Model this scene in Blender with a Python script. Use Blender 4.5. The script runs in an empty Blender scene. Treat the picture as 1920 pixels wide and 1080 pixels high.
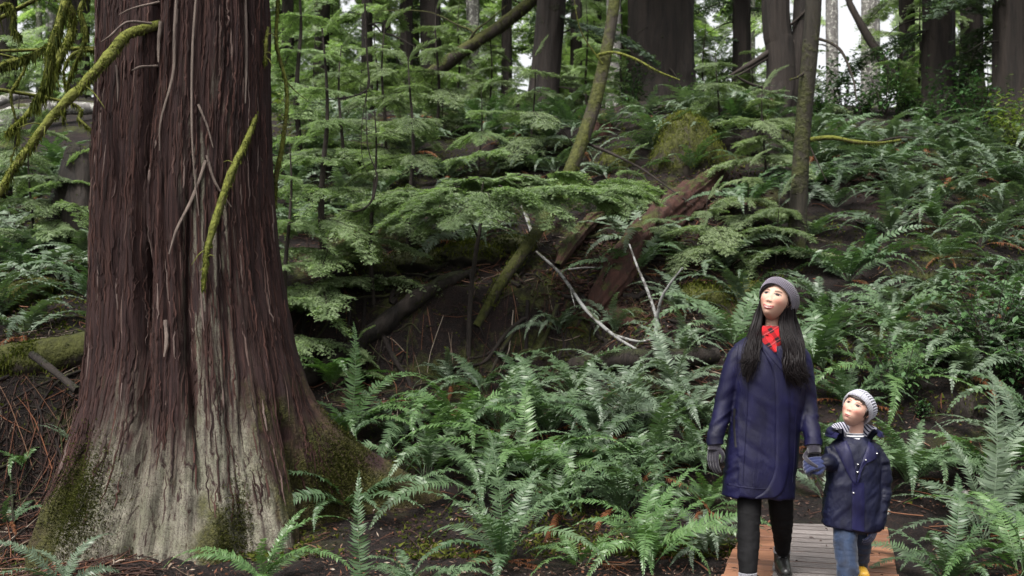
import bpy, math, random
import numpy as np
from mathutils import Vector, Matrix, Euler
from mathutils.bvhtree import BVHTree

# ------------------------------------------------------------------ camera, sky, sun, exposure
SC = bpy.context.scene
COL = SC.collection
F = 2059.0                      # focal length in photograph pixels (1920 wide)
CAMZ = 1.43
HOR = 600.0                     # picture row of eye level
cam_d = bpy.data.cameras.new('camera'); cam = bpy.data.objects.new('camera', cam_d); COL.objects.link(cam)
cam.location = (0, 0, CAMZ); cam.rotation_euler = (math.radians(90), 0, 0)
cam_d.sensor_width = 36; cam_d.lens = 36 * F / 1920; cam_d.shift_y = (HOR - 540) / 1920
cam_d.clip_end = 500; cam_d.clip_start = .05
cam_d.dof.use_dof = True; cam_d.dof.focus_distance = 6.2; cam_d.dof.aperture_fstop = 4.0
SC.camera = cam
SUN_EL, SUN_AZ = math.radians(57), math.radians(210)     # high, from behind the camera and a little to its left
w = bpy.data.worlds.new('World'); SC.world = w; w.use_nodes = True
wn = w.node_tree; bg = wn.nodes['Background']
sky = wn.nodes.new('ShaderNodeTexSky'); sky.sky_type = 'NISHITA'; sky.sun_disc = False
sky.sun_elevation = SUN_EL; sky.sun_rotation = SUN_AZ; sky.air_density = 1.0; sky.dust_density = 6.0; sky.ozone_density = 1.0
hs = wn.nodes.new('ShaderNodeHueSaturation'); hs.inputs['Saturation'].default_value = .1; hs.inputs['Value'].default_value = 1.2      # an overcast sky: the blue washed out
wn.links.new(sky.outputs[0], hs.inputs['Color']); wn.links.new(hs.outputs[0], bg.inputs[0]); bg.inputs[1].default_value = .125
sun_d = bpy.data.lights.new('sun', 'SUN'); sun_d.energy = 2.4; sun_d.angle = math.radians(22); sun_d.color = (1, .95, .88)
sun = bpy.data.objects.new('sun', sun_d); COL.objects.link(sun)
sdir = Vector((math.sin(SUN_AZ) * math.cos(SUN_EL), math.cos(SUN_AZ) * math.cos(SUN_EL), math.sin(SUN_EL)))
sun.rotation_euler = sdir.to_track_quat('Z', 'Y').to_euler()
SC.view_settings.view_transform = 'Standard'; SC.view_settings.look = 'None'
SC.view_settings.gamma = 1; SC.view_settings.exposure = 1.15
SC.view_settings.use_curve_mapping = False

# ------------------------------------------------------------------ small helpers
R = math.radians
def rnd(seed): return random.Random(seed)

def _h(ix, iy, iz):
    n = (ix.astype(np.int64) * 374761393 + iy.astype(np.int64) * 668265263 + iz.astype(np.int64) * 1274126177) & 0xffffffff
    n = ((n ^ (n >> 13)) * 1274126177) & 0xffffffff
    n = ((n ^ (n >> 16)) * 2246822519) & 0xffffffff
    return ((n ^ (n >> 15)) & 0xffffff) / float(0xffffff)
def vnoise(x, y, z=0.0):
    x, y, z = np.broadcast_arrays(np.asarray(x, float), np.asarray(y, float), np.asarray(z, float))
    ix, iy, iz = np.floor(x), np.floor(y), np.floor(z)
    fx, fy, fz = x - ix, y - iy, z - iz
    fx, fy, fz = (f * f * f * (f * (f * 6 - 15) + 10) for f in (fx, fy, fz))
    ix, iy, iz = ix.astype(np.int64), iy.astype(np.int64), iz.astype(np.int64)
    def c(a, b, d): return _h(ix + a, iy + b, iz + d)
    x00 = c(0,0,0)*(1-fx)+c(1,0,0)*fx; x10 = c(0,1,0)*(1-fx)+c(1,1,0)*fx
    x01 = c(0,0,1)*(1-fx)+c(1,0,1)*fx; x11 = c(0,1,1)*(1-fx)+c(1,1,1)*fx
    return ((x00*(1-fy)+x10*fy)*(1-fz)+(x01*(1-fy)+x11*fy)*fz)*2-1
def fbm(x, y, z=0.0, o=4):
    x, y, z = np.asarray(x, float), np.asarray(y, float), np.asarray(z, float)
    s, a, f = 0, 1.0, 1.0
    for k in range(o):
        s = s + a * vnoise(x*f + 17.3*k, y*f - 9.1*k, z*f + 4.7*k); a *= .5; f *= 2.03
    return s / 1.6
def sstep(a, b, x):
    t = np.clip((np.asarray(x, float) - a) / (b - a), 0, 1); return t * t * (3 - 2 * t)

class Geo:
    """collects faces, then links them as ONE mesh object"""
    def __init__(s): s.v = []; s.f = []; s.mi = []; s.t = []; s.n = 0
    def add(s, v, f, mi=0, tone=0.5):
        v = np.asarray(v, float).reshape(-1, 3)
        off = s.n
        s.v.append(v); s.n += len(v)
        s.t.append(np.broadcast_to(np.asarray(tone, float), (len(v),)))
        s.f.append((np.asarray(f, int) + off) if isinstance(f, np.ndarray) else [tuple(i + off for i in q) for q in f])
        s.mi.append((len(f), mi))
    def merge(s, g, M=None, dt=0.0):
        V, Fs, mi, T = g.arrays()
        if M is not None:
            A = np.array(M.to_3x3()); t = np.array(M.translation); V = V @ A.T + t
        off = s.n; s.v.append(V); s.n += len(V); s.t.append(T + dt)
        for (n, m), ff in zip(g.mi, g.f):
            s.f.append(ff + off if isinstance(ff, np.ndarray) else [tuple(i + off for i in q) for q in ff]); s.mi.append((n, m))
    def arrays(s):
        return np.concatenate(s.v), s.f, s.mi, np.concatenate(s.t)
    def mesh(s, name, mats, smooth=True, attrs=None, uv=None):
        V = np.concatenate(s.v); T = np.concatenate(s.t)
        loops, starts, mi, pos = [], [], [], 0
        for ff, (n, m) in zip(s.f, s.mi):
            if isinstance(ff, np.ndarray):
                k = ff.shape[1]; loops.append(ff.ravel()); starts.append(pos + np.arange(n) * k); pos += n * k
            else:
                for q in ff: loops.append(np.array(q)); starts.append(np.array([pos])); pos += len(q)
            mi.append(np.full(n, m))
        L = np.concatenate(loops); S = np.concatenate(starts); MI = np.concatenate(mi)
        me = bpy.data.meshes.new(name)
        me.vertices.add(len(V)); me.vertices.foreach_set('co', V.astype(np.float32).ravel())
        me.loops.add(len(L)); me.loops.foreach_set('vertex_index', L.astype(np.int32))
        me.polygons.add(len(S)); me.polygons.foreach_set('loop_start', S.astype(np.int32))
        me.polygons.foreach_set('material_index', MI.astype(np.int32))
        me.polygons.foreach_set('use_smooth', np.full(len(S), smooth))
        a = me.attributes.new('tone', 'FLOAT', 'POINT'); a.data.foreach_set('value', T.astype(np.float32))
        for k, val in (attrs or {}).items():
            a = me.attributes.new(k, 'FLOAT', 'POINT'); a.data.foreach_set('value', np.asarray(val, np.float32))
        if uv is not None:
            u = me.uv_layers.new(name='UVMap'); u.data.foreach_set('uv', np.asarray(uv, np.float32)[L].ravel())
        me.update(calc_edges=True); me.validate()
        for m in (mats if isinstance(mats, (list, tuple)) else [mats]): me.materials.append(m)
        return me
    def obj(s, name, mats, parent=None, **kw):
        return link(name, s.mesh(name, mats, **kw), parent)
def link(name, me, parent=None, loc=None):
    o = bpy.data.objects.new(name, me); COL.objects.link(o)
    if parent is not None: o.parent = parent
    if loc is not None: o.location = loc
    return o
def tag(o, label=None, cat=None, group=None, kind=None):
    if label: o['label'] = label
    if cat: o['category'] = cat
    if group: o['group'] = group
    if kind: o['kind'] = kind
    return o
def empty(name, loc, rz=0.0, label=None, cat=None, group=None):
    o = bpy.data.objects.new(name, None); COL.objects.link(o); o.location = loc; o.rotation_euler = (0, 0, rz)
    o.empty_display_size = .1
    return tag(o, label, cat, group)

def catmull(P, n):
    P = np.asarray(P, float)
    if len(P) < 3:
        t = np.linspace(0, 1, n)[:, None]; return P[0] * (1 - t) + P[-1] * t
    E = np.vstack([2 * P[0] - P[1], P, 2 * P[-1] - P[-2]])
    u = np.linspace(0, len(P) - 1 - 1e-9, n); i = u.astype(int); t = (u - i)[:, None]
    p0, p1, p2, p3 = E[i], E[i+1], E[i+2], E[i+3]
    return .5 * ((2*p1) + (-p0+p2)*t + (2*p0-5*p1+4*p2-p3)*t*t + (-p0+3*p1-3*p2+p3)*t**3)
def frames(C):
    T = np.gradient(C, axis=0); T /= np.linalg.norm(T, axis=1)[:, None] + 1e-9
    a = np.array([0, 0, 1.]) if abs(T[0][2]) < .9 else np.array([0, 1., 0])
    n0 = np.cross(T[0], a); n0 /= np.linalg.norm(n0)
    NN = [n0]
    for k in range(1, len(C)):
        v = NN[-1] - T[k] * np.dot(NN[-1], T[k]); NN.append(v / (np.linalg.norm(v) + 1e-9))
    NN = np.array(NN); return T, NN, np.cross(T, NN)
def tube(g, P, rad, seg=8, n=None, rough=0.0, mi=0, tone=.5, cap=True, freq=6.0, seed=0.0, sx=1.0, sy=1.0, roll=0.0):
    """a tapering tube along P; rad at the control points"""
    P = np.asarray(P, float); n = n or max(4, len(P) * 4)
    C = catmull(P, n) if len(P) > 2 else catmull(P, n)
    rad = np.interp(np.linspace(0, 1, n), np.linspace(0, 1, len(np.atleast_1d(rad))), np.atleast_1d(rad)) if np.ndim(rad) else np.full(n, rad)
    T, A, B = frames(C)
    th = np.linspace(0, 2 * np.pi, seg, endpoint=False) + roll
    d = A[:, None, :] * np.cos(th)[None, :, None] * sx + B[:, None, :] * np.sin(th)[None, :, None] * sy
    r = np.repeat(rad[:, None], seg, 1)
    if rough:
        base = C[:, None, :] + d * r[..., None]
        r = r * (1 + rough * fbm(base[..., 0] * freq + seed, base[..., 1] * freq, base[..., 2] * freq, 3))
    V = (C[:, None, :] + d * r[..., None]).reshape(-1, 3)
    i = np.arange(n - 1)[:, None] * seg; j = np.arange(seg)[None, :]; j2 = (j + 1) % seg
    Q = np.stack([i + j, i + j2, i + seg + j2, i + seg + j], -1).reshape(-1, 4)
    g.add(V, Q, mi, tone)
    if cap:
        a = V[:seg]; b = V[-seg:]
        g.add(np.vstack([a, a.mean(0)]), [(k, seg, (k + 1) % seg)[::1] for k in range(seg)], mi, tone)
        g.add(np.vstack([b, b.mean(0)]), [(k, (k + 1) % seg, seg) for k in range(seg)], mi, tone)
    return C
def box(g, c, s, M=None, mi=0, tone=.5, bev=0.0):
    x, y, z = [v / 2 for v in s]
    V = np.array([(-x,-y,-z),(x,-y,-z),(x,y,-z),(-x,y,-z),(-x,-y,z),(x,-y,z),(x,y,z),(-x,y,z)], float)
    if bev:
        xs, ys = x - bev, y - bev
        V = np.array([(-x,-y,-z),(x,-y,-z),(x,y,-z),(-x,y,-z),(-x,-y,z-bev),(x,-y,z-bev),(x,y,z-bev),(-x,y,z-bev),(-xs,-ys,z),(xs,-ys,z),(xs,ys,z),(-xs,ys,z)], float)
        Fs = [(3,2,1,0),(0,1,5,4),(1,2,6,5),(2,3,7,6),(3,0,4,7),(4,5,9,8),(5,6,10,9),(6,7,11,10),(7,4,8,11),(8,9,10,11)]
    else:
        Fs = [(3,2,1,0),(4,5,6,7),(0,1,5,4),(1,2,6,5),(2,3,7,6),(3,0,4,7)]
    if M is not None: V = V @ np.array(M.to_3x3()).T
    g.add(V + np.asarray(c, float), Fs, mi, tone)

# ------------------------------------------------------------------ materials
class NT:
    def __init__(s, name):
        s.m = bpy.data.materials.new(name); s.m.use_nodes = True; s.t = s.m.node_tree; s.t.nodes.clear()
        s.out = s.t.nodes.new('ShaderNodeOutputMaterial')
    def a(s, typ, ins=None, **kw):
        n = s.t.nodes.new('ShaderNode' + typ)
        for k, v in kw.items(): setattr(n, k, v)
        for k, v in (ins or {}).items(): s.set(n.inputs[k], v)
        return n
    def set(s, sock, v):
        if isinstance(v, bpy.types.NodeSocket): s.t.links.new(v, sock)
        elif isinstance(v, bpy.types.Node): s.t.links.new(v.outputs[0], sock)
        elif isinstance(v, (tuple, list)) and len(v) == 3 and sock.type == 'RGBA': sock.default_value = (*v, 1)
        else: sock.default_value = v
    def geo(s): return s.a('NewGeometry').outputs['Position']
    def objco(s): return s.a('TexCoord').outputs['Object']
    def uv(s): return s.a('TexCoord').outputs['UV']
    def attr(s, n): return s.a('Attribute', attribute_name=n).outputs['Fac']
    def orand(s): return s.a('ObjectInfo').outputs['Random']
    def scale(s, v, k): return s.a('Mapping', {'Vector': v, 'Scale': k}).outputs[0]
    def noise(s, v, sc, det=4, rough=.55, dist=0): return s.a('TexNoise', {'Vector': v, 'Scale': sc, 'Detail': det, 'Roughness': rough, 'Distortion': dist}).outputs[0]
    def ramp(s, f, stops):
        n = s.a('ValToRGB', {0: f}); e = n.color_ramp.elements
        while len(e) < len(stops): e.new(.5)
        for k, (p, c) in enumerate(stops):
            e[k].position = p; e[k].color = (*c, 1) if isinstance(c, tuple) else (c, c, c, 1)
        return n.outputs[0]
    def math(s, op, a, b=0.0, clamp=False):
        return s.a('Math', {0: a, 1: b}, operation=op, use_clamp=clamp).outputs[0]
    def mix(s, f, a, b, mode='MIX'):
        n = s.a('Mix', data_type='RGBA', blend_type=mode); s.set(n.inputs[0], f); s.set(n.inputs[6], a); s.set(n.inputs[7], b); return n.outputs[2]
    def maprange(s, v, a, b, c=0.0, d=1.0): return s.a('MapRange', {0: v, 1: a, 2: b, 3: c, 4: d}).outputs[0]
    def bump(s, h, st=.5, d=.02, nrm=None):
        n = s.a('Bump', {'Height': h, 'Strength': st, 'Distance': d})
        if nrm is not None: s.set(n.inputs['Normal'], nrm)
        return n.outputs[0]
    def pbr(s, col, rough=.7, nrm=None, spec=.5, **kw):
        n = s.a('BsdfPrincipled', {'Base Color': col, 'Roughness': rough, 'Specular IOR Level': spec})
        if nrm is not None: s.set(n.inputs['Normal'], nrm)
        for k, v in kw.items(): s.set(n.inputs[k.replace('_', ' ')], v)
        return n
    def end(s, sh): s.t.links.new(sh.outputs[0] if isinstance(sh, bpy.types.Node) else sh, s.out.inputs[0]); return s.m

def leaf_mat(name, lo, hi, rough=.5, spec=.5, trans=.25, tcol=None, vary=.5, back=None):
    t = NT(name)
    f = t.math('ADD', t.math('MULTIPLY', t.attr('tone'), .7), t.math('MULTIPLY', t.orand(), .3))
    pos = t.geo()
    f = t.math('ADD', f, t.math('MULTIPLY', t.math('SUBTRACT', t.noise(pos, 1.3, 3), .5), vary))
    col = t.ramp(f, [(0.1, lo), (.9, hi)])
    p = t.pbr(col, rough, spec=spec)
    tr = t.a('BsdfTranslucent', {0: t.mix(1.0, col, tcol or (1.2, 1.5, .6), 'MULTIPLY')})
    return t.end(t.a('MixShader', {0: trans, 1: p.outputs[0], 2: tr.outputs[0]}))

def bark_mat(name, lo, hi, sc=6.0, stretch=.18, moss=0.0, mosscol=(.05, .06, .012), bump=.8, lichen=0.0, lcol=(.4, .4, .36)):
    t = NT(name); o = t.objco()
    v = t.scale(o, (1, 1, stretch))
    n1 = t.noise(v, sc, 6, .65, .3); n2 = t.noise(v, sc * 4.5, 4, .6)
    h = t.math('ADD', t.math('MULTIPLY', n1, .65), t.math('MULTIPLY', n2, .35))
    col = t.ramp(h, [(.36, lo), (.64, hi)])
    col = t.mix(t.math('MULTIPLY', t.noise(o, 1.4, 3), .5), col, tuple(c * .55 for c in hi))
    if lichen:
        ln = t.noise(o, 9.0, 5, .7)
        col = t.mix(t.math('MULTIPLY', t.maprange(ln, .62 - .22 * lichen, .66 - .2 * lichen), .85), col, lcol)
    if moss:
        mn = t.noise(o, 2.6, 6, .65)
        nz = t.a('SeparateXYZ', {0: t.a('NewGeometry').outputs['Normal']}).outputs[2]
        mm = t.math('ADD', mn, t.math('MULTIPLY', nz, .22))
        mk = t.maprange(mm, .72 - .5 * moss, .82 - .5 * moss)
        mc = t.ramp(t.noise(o, 22, 4), [(.3, tuple(c * .45 for c in mosscol)), (.7, mosscol)])
        col = t.mix(mk, col, mc)
        h = t.math('ADD', h, t.math('MULTIPLY', mk, t.noise(o, 30, 3)))
    return t.end(t.pbr(col, .85, t.bump(h, bump, .03), .25))
def cloth_mat(name, c0, c1, rough=.6, weave=420.0, fold=9.0, sheen=.2, spec=.4, bump=.25):
    t = NT(name); o = t.objco()
    n = t.noise(t.scale(o, (1, 1, .6)), fold, 4, .5, .6)
    col = t.ramp(n, [(.3, c0), (.7, c1)])
    fine = t.noise(o, weave, 2)
    h = t.math('ADD', n, t.math('MULTIPLY', fine, .15))
    return t.end(t.pbr(col, rough, t.bump(h, bump, .02), spec, Sheen_Weight=sheen))

M = {}
M['fern'] = leaf_mat('fern_green', (.024, .055, .022), (.085, .132, .062), .46, .48, .24)
M['fern_pale'] = leaf_mat('fern_sheen_grey_green', (.036, .06, .034), (.105, .142, .09), .46, .48, .2)  # paler and greyer: sheen of the sky put into the leaf colour
M['fern_lush'] = leaf_mat('fern_fresh_green', (.036, .085, .022), (.1, .168, .06), .42, .5, .28)
M['fern_dead'] = leaf_mat('fern_dead_brown', (.05, .018, .008), (.17, .065, .025), .75, .2, .2, (1.2, .7, .4))
M['hemlock'] = leaf_mat('hemlock_needles', (.07, .1, .056), (.19, .24, .125), .5, .45, .35)
M['hemlock_bright'] = leaf_mat('hemlock_light_needles', (.095, .14, .07), (.23, .3, .15), .5, .45, .4)
M['hemlock_dark'] = leaf_mat('conifer_dark_needles', (.022, .038, .026), (.07, .10, .065), .5, .45, .3)
M['far_leaf'] = leaf_mat('far_backlit_needles', (.13, .18, .09), (.3, .37, .2), .6, .3, .5)  # pale because the bright background light is put into the colour
M['salal'] = leaf_mat('salal_leaves', (.02, .05, .02), (.06, .115, .04), .22, .8, .12)
M['yellow_leaf'] = leaf_mat('yellow_green_leaves', (.05, .075, .018), (.12, .145, .035), .45, .5, .35)
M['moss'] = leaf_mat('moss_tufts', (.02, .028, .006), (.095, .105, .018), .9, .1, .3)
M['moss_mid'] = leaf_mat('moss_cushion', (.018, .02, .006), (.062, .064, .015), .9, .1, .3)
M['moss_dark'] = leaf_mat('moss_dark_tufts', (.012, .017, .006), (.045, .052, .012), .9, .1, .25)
M['bark'] = bark_mat('dark_bark', (.0012, .001, .0009), (.024, .018, .0145), 6.5, .1, .2, (.022, .025, .008), bump=1.6)
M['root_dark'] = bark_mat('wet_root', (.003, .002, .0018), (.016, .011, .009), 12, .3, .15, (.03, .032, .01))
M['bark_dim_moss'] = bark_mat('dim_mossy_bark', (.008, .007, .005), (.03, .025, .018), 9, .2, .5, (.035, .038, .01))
M['bark_mossy'] = bark_mat('mossy_bark', (.012, .01, .008), (.045, .036, .027), 8, .2, .56, (.052, .056, .012))
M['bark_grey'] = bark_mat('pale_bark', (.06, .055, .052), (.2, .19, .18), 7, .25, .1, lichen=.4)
M['bark_red'] = bark_mat('rotten_red_wood', (.006, .003, .0026), (.06, .025, .0175), 9, .2, .1, bump=1.4)
M['twig'] = bark_mat('dark_twig', (.008, .006, .005), (.035, .027, .022), 14, .4)
M['twig_tan'] = bark_mat('dead_tan_twig', (.04, .03, .026), (.16, .125, .105), 20, .12)
M['twig_moss'] = bark_mat('mossy_twig', (.03, .025, .012), (.09, .085, .02), 14, .4, .7, (.11, .12, .018))
M['lichen_branch'] = bark_mat('lichen_bark', (.03, .027, .025), (.09, .085, .08), 12, .5, .1, lichen=.9, lcol=(.2, .2, .195))
# ------------------------------------------------------------------ the ground
_PY = [-8, 6.6, 7.4, 7.9, 8.6, 10, 12, 16, 20, 25, 32, 45, 70]
_PZ = [-.12, -.12, -.06, .05, .34, 1.0, 1.9, 3.6, 5.0, 6.3, 7.2, 8.2, 8.6]
_ys = np.linspace(-8, 70, 1600)
_zs = np.interp(_ys, _PY, _PZ); _k = np.hanning(21); _zs = np.convolve(np.pad(_zs, 10, 'edge'), _k / _k.sum(), 'valid')
def gz(x, y):
    x, y = np.asarray(x, float), np.asarray(y, float)
    yy = y + .35 * sstep(1.8, 4.5, x) * sstep(7, 8, y) * 0 + .5 * sstep(-2.0, -4.5, x) * sstep(7, 9, y)
    z = np.interp(yy, _ys, _zs)
    up = sstep(7.6, 10.5, y)
    z = z + up * (.22 * fbm(x * .45, y * .45, 3.1, 3)) + (.035 + .05 * up) * fbm(x * 2.2, y * 2.2, 8.8, 3) * sstep(0, .6, np.abs(x - (1.9 + .295 * (y - 6.1)) ) - .5)
    # the dark undercut bank below the mossy ledge in the middle
    c = sstep(-3.2, -2.0, x) * sstep(1.5, .2, x)
    z = z - c * .8 * sstep(9.2, 10.3, y) * sstep(11.75, 11.35, y)
    # the earth bank left of the cedar, below the mossy log
    z = z + sstep(-2.5, -3.2, x) * .5 * sstep(8.25, 8.7, y) * sstep(11.5, 9.2, y)
    # hollow left of the cedar
    c2 = sstep(-2.6, -3.3, x) * sstep(8.9, 8.4, y) * sstep(6.0, 7.6, y)
    z = z - .25 * c2 + .0
    # hump the double trunk and the rotten log stand on
    hx, hy = (x - 3.0) / 2.4, (y - 17.0) / 3.0
    z = z + .7 * np.exp(-(hx * hx + hy * hy))
    return z
def P(px, py, Y): return np.array([(px - 960) / F * Y, Y, CAMZ + (HOR - py) / F * Y])
def pix(p): return 960 + p[0] / p[1] * F, HOR - (p[2] - CAMZ) / p[1] * F
_Y = np.concatenate([np.arange(4.5, 14, .02), np.arange(14, 70, .06)])
def G(px, py, ymin=4.5):
    """the point of the ground seen at a pixel"""
    Ys = _Y[_Y >= ymin]
    x = (px - 960) / F * Ys; z = CAMZ + (HOR - py) / F * Ys
    d = z - gz(x, Ys); k = np.argmax(d < 0) if (d < 0).any() else len(Ys) - 1
    return np.array([x[k], Ys[k], float(gz(x[k], Ys[k]))])
def on(x, y, dz=0.0): return np.array([x, y, float(gz(x, y)) + dz])

def make_ground():
    ys = np.concatenate([np.linspace(-8, 5.2, 40), np.linspace(5.25, 13, 230), np.linspace(13.1, 26, 150), np.linspace(26.3, 70, 70)])
    xs = np.concatenate([np.linspace(-45, -7.2, 40), np.linspace(-7, 9, 360), np.linspace(9.2, 45, 40)])
    X, Y = np.meshgrid(xs, ys)
    Z = gz(X, Y) + .018 * fbm(X * 9, Y * 9, 1.0, 3) * (Y > 3)
    V = np.stack([X, Y, Z], -1).reshape(-1, 3); nx, ny = len(xs), len(ys)
    i = np.arange(ny - 1)[:, None] * nx; j = np.arange(nx - 1)[None, :]
    Q = np.stack([i + j, i + j + 1, i + nx + j + 1, i + nx + j], -1).reshape(-1, 4)
    g = Geo(); g.add(V, Q)
    t = NT('forest_floor'); p = t.geo()
    n1 = t.noise(p, 3.2, 6, .7); n2 = t.noise(p, 26, 5, .7); n3 = t.noise(p, 90, 3, .7)
    col = t.ramp(n1, [(.3, (.003, .002, .0018)), (.52, (.0085, .005, .0044)), (.75, (.025, .0125, .0105))])
    col = t.mix(t.math('MULTIPLY', t.maprange(n2, .55, .68), .7), col, (.042, .02, .014))
    col = t.mix(t.math('MULTIPLY', t.maprange(n3, .63, .7), .6), col, (.085, .06, .045))
    mo = t.noise(p, 1.1, 6, .7)
    mc = t.ramp(t.noise(p, 40, 4), [(.3, (.02, .026, .006)), (.7, (.075, .085, .016))])
    my = t.a('SeparateXYZ', {0: p}).outputs[1]
    col = t.mix(t.math('MULTIPLY', t.maprange(mo, .53, .63), t.maprange(my, 7.6, 11.5, .25, .95)), col, mc)
    h = t.math('ADD', t.math('MULTIPLY', n2, .7), t.math('MULTIPLY', n3, .6))
    m = t.end(t.pbr(col, .9, t.bump(h, 1.0, .06), .25))
    o = g.obj('ground', m); tag(o, kind='structure')
make_ground()

# ------------------------------------------------------------------ boardwalk
def make_boardwalk():
    t = NT('cedar_planks'); o = t.objco()
    r = t.attr('tone')
    n = t.noise(t.scale(o, (1.2, 14, 14)), 3.5, 6, .6, .4)
    col = t.ramp(t.math('ADD', t.math('MULTIPLY', r, .55), t.math('MULTIPLY', n, .5)), [(.2, (.075, .033, .019)), (.5, (.16, .07, .038)), (.85, (.25, .12, .066))])
    col = t.mix(t.math('MULTIPLY', t.maprange(t.noise(o, 7, 5, .7), .56, .72), .55), col, (.11, .06, .045))
    col = t.mix(t.math('MULTIPLY', t.maprange(t.noise(o, 60, 3), .66, .7), .7), col, (.05, .03, .022))
    plank = t.end(t.pbr(col, .55, t.bump(n, .25, .01), .4))
    t = NT('worn_tread_strip'); o = t.objco()
    n = t.noise(t.scale(o, (3, 9, 9)), 3, 6, .7); n2 = t.noise(o, 160, 2, .8)
    col = t.ramp(t.math('ADD', t.math('MULTIPLY', n, .75), t.math('MULTIPLY', t.attr('tone'), .25)), [(.3, (.06, .05, .047)), (.7, (.155, .137, .13))])
    col = t.mix(t.math('MULTIPLY', t.maprange(n2, .5, .7), .45), col, (.23, .21, .2))
    col = t.mix(t.math('MULTIPLY', t.maprange(t.noise(o, 22, 4), .62, .7), .75), col, (.04, .027, .022))
    tread = t.end(t.pbr(col, .8, t.bump(n2, .5, .006), .3))
    end = np.array([2.132, 7.72]); d = np.array([.295, 1.0]); d /= np.linalg.norm(d)
    root = empty('boardwalk', (end[0], end[1], 0), -math.atan2(d[0], d[1]), 'reddish cedar plank boardwalk with a worn grey tread strip along its middle', 'boardwalk')
    rr = rnd(5)
    y = 0.0; k = 0
    g = Geo(); gs = Geo()
    while y > -6.4:
        wd = .138
        M3 = Euler((rr.uniform(-.006, .006), rr.uniform(-.004, .004), rr.uniform(-.006, .006))).to_matrix().to_4x4()
        q = Geo(); box(q, (rr.uniform(-.006, .006), y - wd / 2, -.019 + rr.uniform(-.002, .002)), (.95, wd, .038), M3, 0, rr.random(), .002)
        if k < 24: q.obj('plank', plank, root, smooth=False)
        else: g.merge(q)
        y -= wd + .008; k += 1
    if g.n: tag(g.obj('plank', plank, root, smooth=False), kind='stuff')
    q = Geo()
    y = 0.0
    while y > -6.4:                                   # the worn grey middle of every plank
        m, k2 = 22, 7
        xs = np.linspace(-1, 1, m); ys = np.linspace(y - .003, y - .135, k2)
        el = -.205 + .018 * fbm(ys * 7, ys * 0, 3.3, 3); er = .225 + .018 * fbm(ys * 7, ys * 0 + 9, 1.3, 3)
        X = el[:, None] * (.5 - .5 * xs) + er[:, None] * (.5 + .5 * xs); Yg = np.repeat(ys[:, None], m, 1)
        Z = .0045 + .0012 * fbm(X * 9, Yg * 9, 2.2, 2)
        i = np.arange(k2 - 1)[:, None] * m; j = np.arange(m - 1)[None, :]
        q.add(np.stack([X, Yg, Z], -1).reshape(-1, 3), np.stack([i + j, i + m + j, i + m + j + 1, i + j + 1], -1).reshape(-1, 4), 0, rr.random())
        y -= .146
    q.obj('tread_strip', tread, root)
    for sx in (-.36, .36):
        b = Geo(); box(b, (sx, -3.2, -.085), (.09, 6.3, .09), None, 0, .2); b.obj('joist', plank, root, smooth=False)
make_boardwalk()
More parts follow.
